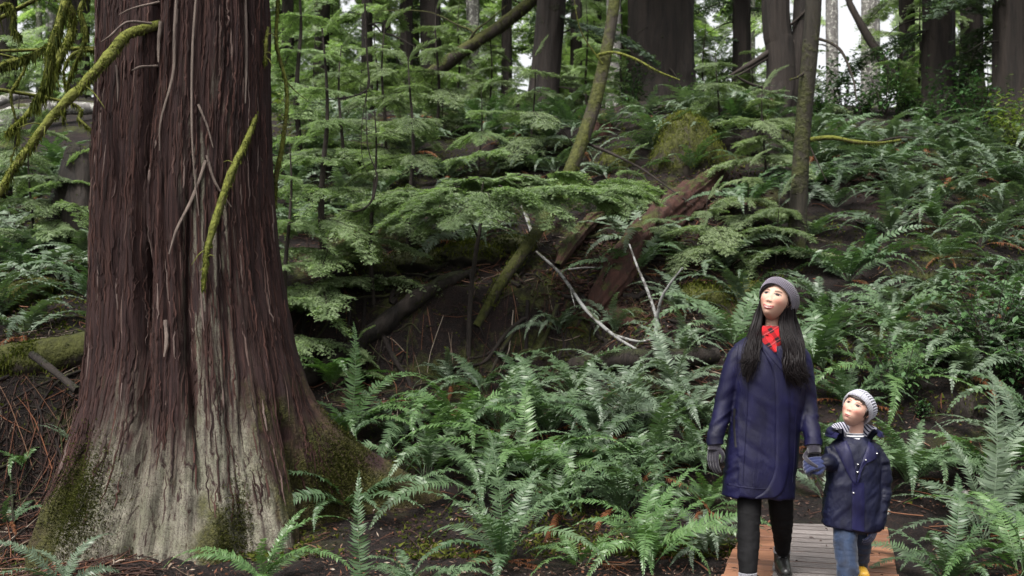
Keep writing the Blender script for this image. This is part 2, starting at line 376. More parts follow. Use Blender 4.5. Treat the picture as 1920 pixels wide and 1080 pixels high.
# ------------------------------------------------------------------ the great cedar
CX, CY = (350 - 960) / F * 8.0, 8.0
def make_cedar():
    zt = lambda py: CAMZ + (HOR - py) / 257.4
    zk = np.array([zt(p) for p in (1100, 1000, 950, 900, 850, 800, 750, 650, 540, 400, 200, 0, -600, -1400)])
    lk = np.array([255, 248, 238, 222, 208, 198, 188, 174, 166, 160, 158, 158, 150, 138]) / 257.4
    rk = np.array([300, 300, 285, 272, 258, 240, 220, 195, 178, 164, 150, 140, 135, 125]) / 257.4
    fk = np.array([285, 275, 255, 235, 215, 200, 190, 176, 168, 160, 152, 148, 140, 130]) / 257.4
    th = np.linspace(-math.pi, math.pi, 520, endpoint=False)
    zz = np.concatenate([np.linspace(-.35, 4.1, 420), np.linspace(4.15, 9.2, 60)])
    T, Z = np.meshgrid(th, zz)
    def I(k): return np.interp(Z, zk, k)
    s, c = np.sin(T), np.cos(T)
    side = np.where(s > 0, I(rk), I(lk))
    r = side * s * s + I(fk) * c * c
    wob = .05 * fbm(Z * .8, 2.0 + 0 * Z, 0, 3)
    flare = sstep(1.3, -.1, Z)
    def lobe(t0, wdt, amp, pw=1.0): return amp * np.exp(-(((T - t0 + math.pi) % (2 * math.pi) - math.pi) / wdt) ** 2) * flare ** pw
    r = r + lobe(-.95, .22, .07, 1.4) + lobe(-.42, .2, .1, 1.2) + lobe(.02, .15, .06, 1.3) + lobe(.42, .15, .1, 1.5) + lobe(.8, .14, .12, 1.6) + lobe(1.62, .13, .95, 2.4) + lobe(2.4, .3, .3, 2) + lobe(-2.2, .3, .3, 2)
    def groove(t0, wdt, dep, z0=-9, z1=9, sl=.25):
        d = ((T - (t0 + wob + .05 * fbm(Z * 2.3, 0 * Z + t0 * 7, 3, 3)) + math.pi) % (2 * math.pi)) - math.pi
        return -dep * np.exp(-np.abs(d / wdt) ** 1.3) * sstep(z0 - sl, z0 + sl, Z) * sstep(z1 + sl, z1 - sl, Z)
    r = r + groove(-.12, .075, .15, -.3, 1.9) + groove(-.13, .05, .07, 1.5, 9) + groove(-.52, .06, .075, 1.1, 2.6) + groove(.33, .06, .13, .1, 2.1) \
          + groove(.1, .04, .035, 1.0, 9) + groove(.62, .05, .05, -.3, .8) + groove(-.72, .08, .06, -.3, .6) + groove(1.12, .1, .16, -.4, .7) + groove(-1.25, .1, .1, -.4, .8) + groove(.06, .05, .08, -.3, .35)
    for k in range(9): r = r + groove(-1.5 + k * .37, .03, .022, .2, 9)
    lean = .02 * np.sin(Z * 2.1)
    tw = T + .06 * fbm(T * 3, Z * .9, 0, 2) + .25 * flare * np.sin(T) * .3
    rid = 1 - np.abs(fbm(tw * 9, Z * .55, 1.7, 3)) * 2
    r = r + .020 * rid + .014 * fbm(tw * 30, Z * 1.1, 5, 3) + .0065 * fbm(tw * 80, Z * 2.2, 9, 2) + .02 * flare * fbm(tw * 12, Z * 5, 3, 3)
    X = CX + lean + r * s; Y = CY - r * c
    V = np.stack([X, Y, Z], -1).reshape(-1, 3)
    nt, nz = len(th), len(zz)
    i = np.arange(nz - 1)[:, None] * nt; j = np.arange(nt)[None, :]; j2 = (j + 1) % nt
    Q = np.stack([i + j, i + j2, i + nt + j2, i + nt + j], -1).reshape(-1, 4)
    xi = s * 1.0
    zlim = np.interp(xi, [-1, -.78, -.66, -.3, -.15, .0, .24, .3, .42, .62, .74, .84, 1], [-.8, -.5, .5, 1.0, .9, .55, .6, 1.0, 1.75, 1.5, .6, -.7, -.8])
    st = fbm(tw * 22, Z * 1.6, 3, 4); st2 = fbm(tw * 70, Z * 5, 13, 3)
    lich = sstep(-.2, .5, zlim - Z + .55 * st + .22 * st2) * (.55 + .45 * sstep(.55, -.1, Z - zlim * .35)) * sstep(.35, -.25, st2 - .1 + .45 * sstep(.2, 1.4, Z) - .2)
    lich = lich + .8 * sstep(.15, .4, xi) * sstep(.8, .6, xi) * sstep(.05, .4, st + .6 * st2) * sstep(3.8, 2.0, Z)
    lich = np.maximum(lich, .9 * sstep(-.72, -.55, xi) * sstep(.7, .55, xi) * sstep(.75, .3, Z + .25 * st))
    lich = np.where(c > -.1, np.clip(lich, 0, 1), 0)
    fs = fbm(X * 5, Y * 5, Z * 5, 4)
    moss = sstep(.0, .5, .8 * sstep(-.42, -.68, xi) * sstep(.75, .1, Z) + .7 * sstep(.55, .8, xi) * sstep(1.3, .3, Z) + .8 * np.exp(-((xi - .42) / .09) ** 2) * sstep(.42, .15, Z) + .5 * fs - .25)
    g = Geo(); g.add(V, Q)
    t = NT('cedar_bark'); uv = t.uv()
    f1 = t.noise(t.scale(uv, (46, 1.5, 1)), 1, 6, .7, .5); f2 = t.noise(t.scale(uv, (150, 5, 1)), 1, 4, .7); f3 = t.noise(t.scale(uv, (9, .8, 1)), 1, 4, .6)
    f = t.math('ADD', t.math('MULTIPLY', f1, .6), t.math('MULTIPLY', f2, .4))
    col = t.ramp(f, [(.36, (.0025, .0012, .0012)), (.5, (.02, .0084, .0068)), (.66, (.062, .028, .022))])
    col = t.mix(t.math('MULTIPLY', f3, .6), col, (.03, .017, .018))
    sil = t.math('MULTIPLY', t.maprange(f2, .62, .72), t.maprange(f3, .45, .6))
    col = t.mix(t.math('MULTIPLY', sil, .75), col, (.13, .105, .1))
    lc = t.ramp(t.noise(t.scale(uv, (22, 9, 1)), 1, 5, .7), [(.3, (.105, .098, .08)), (.55, (.18, .17, .132)), (.75, (.245, .232, .19))])
    lk2 = t.math('MULTIPLY', t.attr('lichen'), t.maprange(f, .3, .5, .35, .95))
    pit = t.maprange(t.noise(t.scale(uv, (38, 7, 1)), 1, 5, .75, 1.2), .38, .46)
    lk2 = t.math('MULTIPLY', lk2, pit)
    gr = t.noise(t.objco(), 95, 4, .75)
    lk2 = t.math('MULTIPLY', lk2, t.maprange(gr, .38, .52, .35, 1.0))
    lc = t.mix(t.maprange(t.noise(t.objco(), 7, 4, .7), .45, .6, 0, .6), lc, (.13, .135, .09))
    col = t.mix(lk2, col, lc)
    mc = t.ramp(t.noise(t.objco(), 34, 4, .7), [(.3, (.012, .013, .005)), (.7, (.07, .07, .016))])
    col = t.mix(t.math('MULTIPLY', t.attr('moss'), .9), col, mc)
    h = t.math('ADD', f, t.math('MULTIPLY', lk2, .12)); h = t.math('ADD', h, t.math('MULTIPLY', t.attr('moss'), t.math('MULTIPLY', t.noise(t.objco(), 60, 3), 1.2)))
    bark = t.end(t.pbr(col, .85, t.bump(h, 1.0, .035), .2))
    uvs = np.stack([(T * .62), Z], -1).reshape(-1, 2)
    root = empty('cedar_tree', (CX, CY, 0), 0, 'giant old cedar with red fibrous bark and a flared base bleached by pale lichen', 'tree')
    V2 = V - np.array([CX, CY, 0]); g.v[0] = V2
    me = g.mesh('trunk', bark, attrs={'lichen': lich.ravel(), 'moss': moss.ravel()}, uv=uvs)
    tr = link('trunk', me, root)
    Rg = r.reshape(nz, nt)
    def front(px, py, out=.02):
        """a point just in front of the bark at a place on the trunk given as picture column and row"""
        x = (px - 960) / F * 7.42; z = CAMZ + (HOR - py) / F * 7.42
        k = int(np.argmin(np.abs(zz - z)))
        row = X[k]; fr = c[k] > 0
        jj = np.argmin(np.abs(row - x) + np.where(fr, 0, 9)); return np.array([row[jj] - CX, Y[k][jj] - CY - out, z])
    rr = rnd(3)
    strips = [([(336, -30), (330, 60), (326, 140), (308, 230), (306, 285)], .011, 'twig_tan'), ([(366, -30), (360, 90), (358, 200), (362, 300), (374, 405)], .009, 'twig_tan'),
              ([(440, -30), (442, 90), (444, 180)], .014, 'twig_tan'), ([(370, 195), (384, 235), (396, 275)], .009, 'twig_tan'), ([(386, 290), (400, 340), (424, 385)], .010, 'twig_tan'),
              ([(386, 300), (360, 370), (336, 430), (324, 478)], .012, 'twig_tan'), ([(318, 600), (322, 640), (318, 668)], .016, 'twig_tan'), ([(300, 40), (296, 80), (298, 118)], .014, 'twig_tan'),
              ([(214, 120), (218, 160), (216, 190)], .008, 'twig_tan'), ([(460, 270), (466, 300), (470, 318)], .006, 'twig_tan')]
    for pts, rad, mt in strips:
        q = Geo(); C3 = [front(a + rr.uniform(-2, 2), b, .025 + .012 * rr.random()) for a, b in pts]
        tube(q, C3, [rad * .9, rad, rad * .8, rad * .35], 6, 22, .3, freq=25, sx=1.0, sy=.5)
        q.obj('bark_strip', M[mt], root)
    # the mossy dead limb hanging down the trunk, and the mossy limb reaching left
    # loose fibres of bark standing off the trunk
    q = Geo(); rs = np.random.RandomState(17); VV = V2.reshape(nz, nt, 3); LI = lich.reshape(nz, nt)
    for _ in range(1500):
        k = rs.randint(40, 400); j0 = int((math.pi + rs.uniform(-1.5, 1.5)) / (2 * math.pi) * nt); m = rs.randint(10, 46); kk = np.clip(np.arange(k, k + m, 2), 0, nz - 1)
        jj = (j0 + np.cumsum(rs.normal(0, .35, len(kk)))).astype(int) % nt
        C3 = VV[kk, jj].copy(); out = C3.copy(); out[:, 2] = 0; out /= np.linalg.norm(out, axis=1)[:, None]
        lift = np.linspace(0, 1, len(kk)) ** 2 * rs.uniform(-.004, .014) * rs.choice([-1, 1]) if rs.random_sample() < .5 else 0 * np.linspace(0, 1, len(kk))
        C3 = C3 + out * (.003 + np.abs(lift))[:, None]
        if LI[k, j0] > .5 and rs.random_sample() < .6: continue
        rad = rs.uniform(.0025, .007); tube(q, C3, [rad * .3, rad, rad * .8, rad * .2], 5, len(kk) + 2, .2, freq=30, sx=1.6, sy=.6, tone=rs.random_sample() ** 1.3)
    t = NT('bark_fibre'); nz_ = t.noise(t.scale(t.objco(), (90, 90, 3)), 1, 4, .7)
    cf = t.mix(t.attr('tone'), (.006, .0027, .0023), (.058, .0265, .0205)); cf = t.mix(t.math('MULTIPLY', t.maprange(t.attr('tone'), .88, .95), .6), cf, (.15, .122, .108)); cf = t.mix(t.math('MULTIPLY', nz_, .5), cf, (.02, .009, .008))
    tag(q.obj('bark_fibre', t.end(t.pbr(cf, .85, t.bump(nz_, .6, .01), .2)), root), kind='stuff')
    def limb(pts, rads, mossy, hang=.0, matk='twig_moss', seed=1, dens=900, parent=root):
        q = Geo(); C3 = tube(q, pts, rads, 8, 40, .35, freq=14, seed=seed)
        o = q.obj('branch', M[matk], parent)
        if mossy:
            moss_on(o, C3, rads, int(dens * 1.4), hang, seed); q2 = rnd(seed)
            for _ in range(7):
                i = q2.randint(6, 34); d = np.array([q2.uniform(-1, 1), q2.uniform(-.6, .2), q2.uniform(-1, .3)]) * q2.uniform(.05, .2); tw = Geo()
                tube(tw, [C3[i], C3[i] + d * .5 + np.array([0, 0, .02]), C3[i] + d], [.006, .004, .0015], 5, 10, .2); tw.obj('twig', M['twig_moss'], o)
        return o
    limb([front(458, 190), front(448, 250, .07), front(432, 320, .12), front(412, 400, .14), front(396, 470, .12), front(390, 545, .1)], [.012, .02, .026, .024, .02, .01], True, .25, seed=4)
    A = np.array([CX, CY, 0])
    limb([front(292, 40, -.02), front(250, 75, .16)] + [P(a, b, d) - A for a, b, d in ((200, 110, 7.1), (150, 165, 7.0), (100, 216, 6.9), (55, 275, 6.85), (25, 315, 6.8), (-5, 368, 6.8))], [.036, .034, .034, .032, .03, .026, .024, .02], True, .3, seed=7, dens=1500)
    limb([front(288, 48, .1), front(262, 60, .25), front(235, 85, .3), front(214, 95, .3)], [.01, .009, .007, .003], False, matk='twig_tan', seed=9)
    limb([front(294, 0, .02), front(262, 25, .14), front(238, 40, .2)], [.008, .006, .002], False, matk='twig_tan', seed=10)
    limb([front(292, 122, .02), front(275, 132, .1), front(262, 142, .14)], [.01, .008, .003], False, matk='twig_tan', seed=11)
    limb([front(468, 10, 0), front(470, 50, .06), front(474, 85, .08), front(492, 86, .1)], [.012, .014, .01, .004], True, .2, seed=12, dens=300)
    # moss cushions on the foot
    for a, b, sx, n, sd in ((460, 985, .12, 4200, 1), (170, 930, .33, 12000, 2), (620, 905, .3, 9000, 3)):
        q = Geo(); tufts_at(q, np.array([front(a + rr.gauss(0, 1) * sx * 110, b + rr.gauss(0, 1) * 36 * (1 + sx), .002) for _ in range(n)]) + np.random.RandomState(sd).normal(0, .009, (n, 3)) * (1, .4, 1), .016, sd, outward=True)
        tag(q.obj('moss', M['moss_mid'], root), kind='stuff')

def tufts_at(g, pts, size, seed, hang=0.0, outward=False):
    """small moss blades"""
    pts = np.asarray(pts, float); n = len(pts); rs = np.random.RandomState(seed)
    d = rs.normal(size=(n, 3)); d[:, 2] = d[:, 2] * .6 + (.4 if hang <= 0 else -.2)
    if outward: d[:, 1] -= .8
    d /= np.linalg.norm(d, axis=1)[:, None]
    L = size * rs.uniform(.5, 1.4, n)[:, None]
    if hang > 0:
        k = rs.random_sample(n) < .6
        d[k] = d[k] * .35 + np.array([0, 0, -1.0]); L[k] *= 1 + hang * 4 * rs.random_sample((k.sum(), 1))
    sd = np.cross(d, rs.normal(size=(n, 3))); sd /= np.linalg.norm(sd, axis=1)[:, None] + 1e-9
    wd = np.minimum(L * .3, size * .3)
    V = np.stack([pts - sd * wd, pts + sd * wd, pts + d * L], 1).reshape(-1, 3)
    g.add(V, np.arange(3 * n).reshape(-1, 3), 0, np.repeat(rs.random_sample(n), 3))
def moss_on(parent, C, rads, n, hang=.2, seed=0, size=.018, mat='moss'):
    rs = np.random.RandomState(seed + 50)
    T, A, B = frames(C); k = rs.randint(0, len(C) - 1, n); u = rs.random_sample((n, 1))
    c = C[k] * (1 - u) + C[k + 1] * u
    rad = np.interp(k / len(C), np.linspace(0, 1, len(rads)), rads)[:, None]
    ok = fbm(c[:, 0] * 9 + seed, c[:, 1] * 9, c[:, 2] * 9, 2) + rs.normal(0, .15, n) > -.22; c, k, n = c[ok], k[ok], int(ok.sum())
    rad = np.interp(k / len(C), np.linspace(0, 1, len(rads)), rads)[:, None]
    th = rs.random_sample(n) * 6.283
    off = A[k] * np.cos(th)[:, None] + B[k] * np.sin(th)[:, None]
    g = Geo(); tufts_at(g, c + off * rad * .95, size, seed, hang)
    return tag(g.obj('moss', M[mat], parent), kind='stuff')
make_cedar()

# ------------------------------------------------------------------ sword ferns
def frond(L, n, a0, a1, wid, seed, bend=0.0, p=1.25, g=None, mi=0, Mx=None, curl=.2):
    g = g or Geo(); rs = np.random.RandomState(seed)
    s = np.linspace(0, 1, n + 1); ang = a0 + (a1 - a0) * s ** p; ds = L / n
    x = np.concatenate([[0], np.cumsum(np.cos(ang[:-1]) * ds)]); z = np.concatenate([[0], np.cumsum(np.sin(ang[:-1]) * ds)])
    y = bend * L * s ** 2
    C = np.stack([x, y, z], -1); T = np.gradient(C, axis=0); T /= np.linalg.norm(T, axis=1)[:, None]
    Bn = np.cross(np.array([0, 0, 1.0]), T); bl = np.linalg.norm(Bn, axis=1); Bn = Bn / (bl[:, None] + 1e-6); Bn[bl < .05] = (0, 1, 0)
    tw = rs.uniform(-.5, .5) * s
    Nn = np.cross(T, Bn); B2 = Bn * np.cos(tw)[:, None] + Nn * np.sin(tw)[:, None]; Nn = np.cross(T, B2); Bn = B2
    V, Fq, Ft, tone = [], [], [], []
    wv = np.clip((s - .1) / .16, 0, 1) ** .7 * (1 - np.clip((s - .3) / .7, 0, 1) ** 1.5 * .97); wv[s < .1] = 0
    for side in (-1, 1):
        ii = np.arange(int(n * .1) + 1, n + 1)
        m = len(ii); ln = wid * L * wv[ii] * rs.uniform(.85, 1.1, m) + .004
        if rs.random_sample() < .7: ln[rs.random_sample(m) < .04] *= .35
        f = .12 + .45 * s[ii] + rs.normal(0, .07, m)
        up = .12 + rs.normal(0, .12, m)
        D = Bn[ii] * (side * np.cos(f))[:, None] + T[ii] * np.sin(f)[:, None] + Nn[ii] * up[:, None]
        hw = ds * .46
        c = C[ii]; t = T[ii]
        twp = rs.normal(.1, .25, m) * side
        W = t * np.cos(twp)[:, None] + Nn[ii] * np.sin(twp)[:, None]
        mid = c + D * (ln * .45)[:, None]; tip = c + D * ln[:, None] - Nn[ii] * (ln * curl * rs.uniform(.3, 1.6, m))[:, None] + t * (ln * .12)[:, None]
        b = c + D * .003
        vv = np.stack([b - W * hw * .75, b + W * hw * .75, mid + W * hw, mid - W * hw, tip], 1).reshape(-1, 3)
        k = np.arange(m) * 5
        tn = np.repeat(np.clip(rs.normal(.5, .16, m), 0, 1), 5)
        q = np.stack([k, k + 1, k + 2, k + 3], -1); tr = np.stack([k + 3, k + 2, k + 4], -1)
        if side < 0: q = q[:, ::-1]; tr = tr[:, ::-1]
        if Mx is not None: vv = vv @ np.array(Mx.to_3x3()).T + np.array(Mx.translation)
        off = g.n; g.add(vv, q, mi, tn)
        g.f.append(tr + off); g.mi.append((m, mi))
    r = Geo(); tube(r, C, [.0045 * L ** .5, .003, .001], 4, 14, tone=.75)
    g.merge(r, Mx)
    return g
FR = {}
for k, (a0, a1, wid, bend) in enumerate([(80, -5, .09, .05), (70, -40, .098, -.08), (60, -50, .1, .1), (76, -75, .095, -.05), (50, -40, .105, .12), (60, -80, .095, -.12), (36, -40, .1, .05), (85, 45, .098, 0.0)]):
    FR[k] = frond(1.0, 46, R(a0), R(a1), wid, 100 + k, bend).mesh('frond_%d' % k, M['fern'])
def remat(me, m):
    c = me.copy(); c.materials.clear(); c.materials.append(M[m]); return c
FRONDS = {'fern': FR, 'fern_lush': {k: remat(v, 'fern_lush') for k, v in FR.items()}, 'fern_pale': {k: remat(v, 'fern_pale') for k, v in FR.items()}}
DEADF = [frond(1.0, 40, R(35), R(-75), .06, 300, .15, .8, curl=.6).mesh('dead_frond_a', M['fern_dead']), frond(1.0, 40, R(10), R(-40), .055, 301, -.15, .8, curl=.7).mesh('dead_frond_b', M['fern_dead'])]

def fern_near(pos, n, size, mk, seed, label, dead=0, shapes=(0, 1, 2, 3, 4, 5), lean=(0, 0), fixed=None, group='sword ferns by the boardwalk'):
    """a fern with every frond a part of its own"""
    rr = rnd(seed); n = int(n * 1.3)
    root = empty('sword_fern', Vector(pos) - Vector((0, 0, .02)), 0, label, 'fern', group)
    az0 = rr.uniform(0, 6.28)
    for k in range(n):
        az = az0 + k * 2.39996 + rr.uniform(-.3, .3)
        sh = rr.choice(shapes); s = size * rr.uniform(.72, 1.12); tilt = rr.uniform(-.2, .25)
        if fixed and k < len(fixed): az, sh, s, tilt = fixed[k]
        o = link('frond', FRONDS[mk][sh], root, (rr.uniform(-.03, .03), rr.uniform(-.03, .03), 0))
        Mr = Matrix.Rotation(lean[0], 4, 'Y') @ Matrix.Rotation(lean[1], 4, 'X') @ Matrix.Rotation(az, 4, 'Z') @ Matrix.Rotation(tilt, 4, 'Y') @ Matrix.Rotation(rr.uniform(-.25, .25), 4, 'X')
        o.rotation_euler = Mr.to_euler(); o.scale = (s, s * rr.choice((-1, 1)), s)
    for k in range(dead + seed % 2):
        o = link('dead_frond', rr.choice(DEADF), root, (0, 0, .03)); s = size * rr.uniform(.6, .9)
        o.rotation_euler = (0, 0, rr.uniform(0, 6.28)); o.scale = (s, s, s)
    return root
def clump_mesh(name, seed, n, mats, dead=2, npair=30):
    g = Geo(); rr = rnd(seed)
    for k in range(n):
        a0 = rr.uniform(40, 80); a1 = rr.uniform(-85, -15)
        L = rr.uniform(.7, 1.1)
        Mx = Matrix.Rotation(k * 2.39996 + rr.uniform(-.35, .35), 4, 'Z') @ Matrix.Rotation(rr.uniform(-.3, .3), 4, 'X')
        frond(L, npair, R(a0), R(a1), rr.uniform(.09, .108), seed * 50 + k, rr.uniform(-.12, .12), 1.2, g, 0, Mx)
    for k in range(dead):
        Mx = Matrix.Rotation(rr.uniform(0, 6.28), 4, 'Z')
        frond(rr.uniform(.5, .8), npair, R(rr.uniform(5, 45)), R(rr.uniform(-80, -40)), .06, seed * 70 + k, rr.uniform(-.2, .2), .8, g, 1, Mx, curl=.7)
    return g.mesh(name, mats)
CLUMPS_GREEN = [clump_mesh('green_fern_clump_%d' % k, 40 + k, 12 + k, [M['fern_lush' if k % 2 else 'fern'], M['fern_dead']], k % 3, 42) for k in range(5)]
CLUMPS = [clump_mesh('fern_clump_%d' % k, 20 + k, 13 + (k * 3) % 6, [M['fern_pale' if k % 3 else 'fern'], M['fern_dead']], 2 + k % 3) for k in range(9)]

# ------------------------------------------------------------------ hemlock sprays
def spray(L, seed, detail=1.0, droop=.25, g=None, wide=.42, needle=.015, stem=True):
    """a flat, layered hemlock bough along +X"""
    g = g or Geo(); rs = np.random.RandomState(seed)
    ax = lambda t: np.array([L * t, .06 * L * math.sin(3 * t + seed), -droop * L * t * t + .02 * L * math.sin(7 * t + seed)])
    V, tone = [], []
    nt = int(24 * detail) + 8
    segs = []
    for side in (-1, 1):
        for k in range(nt):
            t = .06 + .94 * (k + rs.uniform(-.3, .3)) / nt
            l = wide * L * (1 - t) ** .75 * min(1, .35 + t * 3) * rs.uniform(.6, 1.15) + .03 * L
            a = R(62 - 25 * t + rs.uniform(-10, 10))
            p0 = ax(t); dr = rs.uniform(.1, .5); d = np.array([math.cos(a), side * math.sin(a), rs.uniform(-.12, .16)])
            m = max(3, int(l / (.042 * L / detail ** .5)))
            for q in range(m):
                u = (q + .6) / m
                pp = p0 + d * l * u + np.array([0, 0, -dr * l * u * u])
                for s2 in (-1, 1):
                    ls = (.11 * L * (1 - u) ** .7 + .025 * L) * rs.uniform(.6, 1.2)
                    a2 = a * side + s2 * R(52 + rs.uniform(-14, 14))
                    d2 = np.array([math.cos(a2), math.sin(a2), -.12 - dr * u + rs.uniform(-.22, .15)])
                    segs.append((pp, d2 / np.linalg.norm(d2), ls, rs.random_sample()))
            e = p0 + d * l + np.array([0, 0, -dr * l]); segs.append((p0 + d * l * .75 + np.array([0, 0, -dr * l * .56]), (e - p0) / np.linalg.norm(e - p0), .1 * L, rs.random_sample()))
            if stem: segs.append((p0, None, (d, l, dr), 0))
    P0 = np.array([s[0] for s in segs if s[1] is not None]); D = np.array([s[1] for s in segs if s[1] is not None]); LS = np.array([s[2] for s in segs if s[1] is not None]); TN = np.array([s[3] for s in segs if s[1] is not None])
    nn = max(3, int(4 * detail))
    up = np.array([0, 0, 1.0]); S = np.cross(D, up); S /= np.linalg.norm(S, axis=1)[:, None] + 1e-9
    N2 = np.cross(S, D)
    rot = rs.normal(0, .35, len(D)); S = S * np.cos(rot)[:, None] + N2 * np.sin(rot)[:, None]
    nl = needle * L / .8
    for k in range(nn):
        u = (k + .5) / nn
        c = P0 + D * (LS * u)[:, None]
        for s2 in (-1, 1):
            ln = nl * rs.uniform(.7, 1.3, len(D)) * (1 - .4 * u)
            dirn = S * s2 * .85 + D * .5 + N2 * rs.normal(0, .2, len(D))[:, None]
            wd = (LS / nn * .42)[:, None]
            v = np.stack([c - D * wd, c + D * wd, c + dirn * ln[:, None] * 1.25], 1).reshape(-1, 3)
            g.add(v, np.arange(len(v)).reshape(-1, 3), 0, np.repeat(np.clip(TN * .6 + .2 + .25 * u, 0, 1), 3))
    if stem:
        tube(g, [ax(t) for t in np.linspace(0, 1, 8)], [.009 * L, .006 * L, .002 * L], 5, 12, mi=1)
        for s in segs:
            if s[1] is None:
                d, l, dr = s[2]; p = s[0]
                tube(g, [p, p + d * l * .5 + np.array([0, 0, -dr * l * .25]), p + d * l + np.array([0, 0, -dr * l])], [.003 * L, .0012 * L], 3, 4, mi=1, cap=False)
    return g
SPR = [spray(.8, 40 + k, 1.0, (.22 + .12 * (k % 4)), wide=.44 + .05 * (k % 3)) for k in range(6)]
SPR_LO = [spray(.8, 60 + k, .5, .25 + .12 * (k % 3), needle=.026, wide=.36, stem=True) for k in range(5)]
def crown(boughs, lo=False):
    """boughs: (origin, azimuth, elevation, length, roll)"""
    g = Geo(); lib = SPR_LO if lo else SPR
    for k, (o, az, el, L, ro) in enumerate(boughs):
        s = L / .8
        Mx = Matrix.Translation(Vector(o)) @ Matrix.Rotation(az, 4, 'Z') @ Matrix.Rotation(-el, 4, 'Y') @ Matrix.Rotation(ro, 4, 'X') @ Matrix.Diagonal((s, s * (1 if k % 2 else -1), s, 1))
        g.merge(lib[k % len(lib)], Mx, .2 * ((k * .37) % 1) - .1)
    return g
def sapling(pos, h, rmax, seed, label, mat='hemlock', z0=.15, tiers=None, lean=(0, 0), group=None, per=3, trunk_r=None, extra=None):
    rr = rnd(seed); g = Geo(); boughs = list(extra or [])
    top = np.array([lean[0], lean[1], h])
    Tr = lambda z: top * (z / h) + np.array([.03 * math.sin(z * 3 + seed), .03 * math.cos(z * 2.3 + seed), 0])
    tr = trunk_r or max(.010, .013 * h)
    tube(g, [Tr(-.12)] + [Tr(z) for z in np.linspace(0.05, h, 7)], [tr, tr * .9, tr * .6, tr * .2], 7, 30, .15)
    nt = max(3, int((tiers or h / .3) * .8))
    for k in range(nt):
        z = h * (z0 + (1 - z0) * (k + .3 * rr.random()) / nt)
        L = rmax * (1 - ((z / h - z0) / (1 - z0 + .02)) ** 1.3 * .85) * rr.uniform(.75, 1.1)
        for q in range(per):
            az = rr.uniform(0, 6.28) if q == 0 else az + 6.28 / per + rr.uniform(-.5, .5)
            boughs.append((Tr(z), az, rr.uniform(-.1, .2) - .15 * max(0, -math.sin(az)), L * rr.uniform(.75, 1.1), rr.uniform(-.2, .2)))
    boughs.append((Tr(h * .97), 0, 1.2, rmax * .25 + .1, 0))
    root = empty('hemlock_sapling', Vector(pos), 0, label, 'sapling', group)
    g.obj('trunk', M['twig'], root)
    crown(boughs).obj('crown', [M[mat], M['twig']], root)
    return root
# ------------------------------------------------------------------ tall trees on and beyond the slope
rr = rnd(77)
def trunk_geo(path, rads, seg=40, n=70, rough=.16, flute=0.0, seed=0.0):
    g = Geo(); C = catmull(path, n); rad = np.interp(np.linspace(0, 1, n), np.linspace(0, 1, len(rads)), rads)
    T, A, B = frames(C); th = np.linspace(0, 2 * np.pi, seg, endpoint=False)
    d = A[:, None] * np.cos(th)[None, :, None] + B[:, None] * np.sin(th)[None, :, None]
    h = C[:, 2][:, None]
    rdg = 1 - 2 * np.abs(fbm(np.cos(th)[None, :] * 3 + seed, np.sin(th)[None, :] * 3, h * .5, 3))
    r = rad[:, None] * (1 + rough * rdg + .08 * fbm(np.cos(th)[None, :] * 1.2 + seed, np.sin(th)[None, :] * 1.2, h * .8, 2) + flute * np.exp(-np.maximum(h - h.min(), 0) / .7) * (.6 + .5 * np.cos(th * 5 + seed)[None, :]))
    V = (C[:, None] + d * r[..., None]).reshape(-1, 3)
    i = np.arange(n - 1)[:, None] * seg; j = np.arange(seg)[None, :]; j2 = (j + 1) % seg
    g.add(V, np.stack([i + j, i + j2, i + seg + j2, i + seg + j], -1).reshape(-1, 4))
    return g, C, rad
def dead_boughs(g, C, rad, n, seed, L=(.5, 1.6), droop=.2):
    q = rnd(seed)
    for k in range(n):
        i = q.randint(3, len(C) - 8); az = q.uniform(0, 6.28); l = q.uniform(*L)
        d = np.array([math.cos(az), math.sin(az), 0]); p = C[i]
        pts = [p, p + d * l * .35 + np.array([0, 0, q.uniform(-.1, .12) * l]), p + d * l * .7 + np.array([q.uniform(-.1, .1), 0, -droop * l * .6]), p + d * l + np.array([0, 0, -droop * l * 1.6])]
        tube(g, pts, [.018 * l + .006, .012 * l + .003, .004], 5, 12)
        for m in range(3):
            b = np.array(pts[1]) * (1 - m / 3) + np.array(pts[3]) * (m / 3)
            tube(g, [b, b + np.array([q.uniform(-.3, .3), q.uniform(-.3, .3), q.uniform(-.3, .1)]) * l], [.004, .0015], 4, 4)
def tall_crown_mesh(seed, z0, z1, n, L0, L1, mat):
    q = rnd(seed); bs = []
    for k in range(n):
        z = z0 + (z1 - z0) * (k + q.random()) / n
        az = k * 2.4 + q.uniform(-.4, .4)
        bs.append(((.12 * math.cos(az), .12 * math.sin(az), z), az, q.uniform(-.45, .1), L1 + (L0 - L1) * (1 - k / n) * q.uniform(.7, 1.2), q.uniform(-.3, .3)))
    return crown(bs, True).mesh('tall_crown', [M[mat], M['twig']])
TC = [tall_crown_mesh(1, 1.6, 12, 24, 1.9, 1.2, 'hemlock'), tall_crown_mesh(2, 1.0, 10, 26, 1.6, .9, 'hemlock_bright'), tall_crown_mesh(3, 1.8, 12, 22, 2.0, 1.2, 'hemlock_dark'), tall_crown_mesh(4, .7, 9, 26, 1.4, .8, 'hemlock_bright'), tall_crown_mesh(5, 3.0, 13, 20, 2.0, 1.4, 'hemlock')]
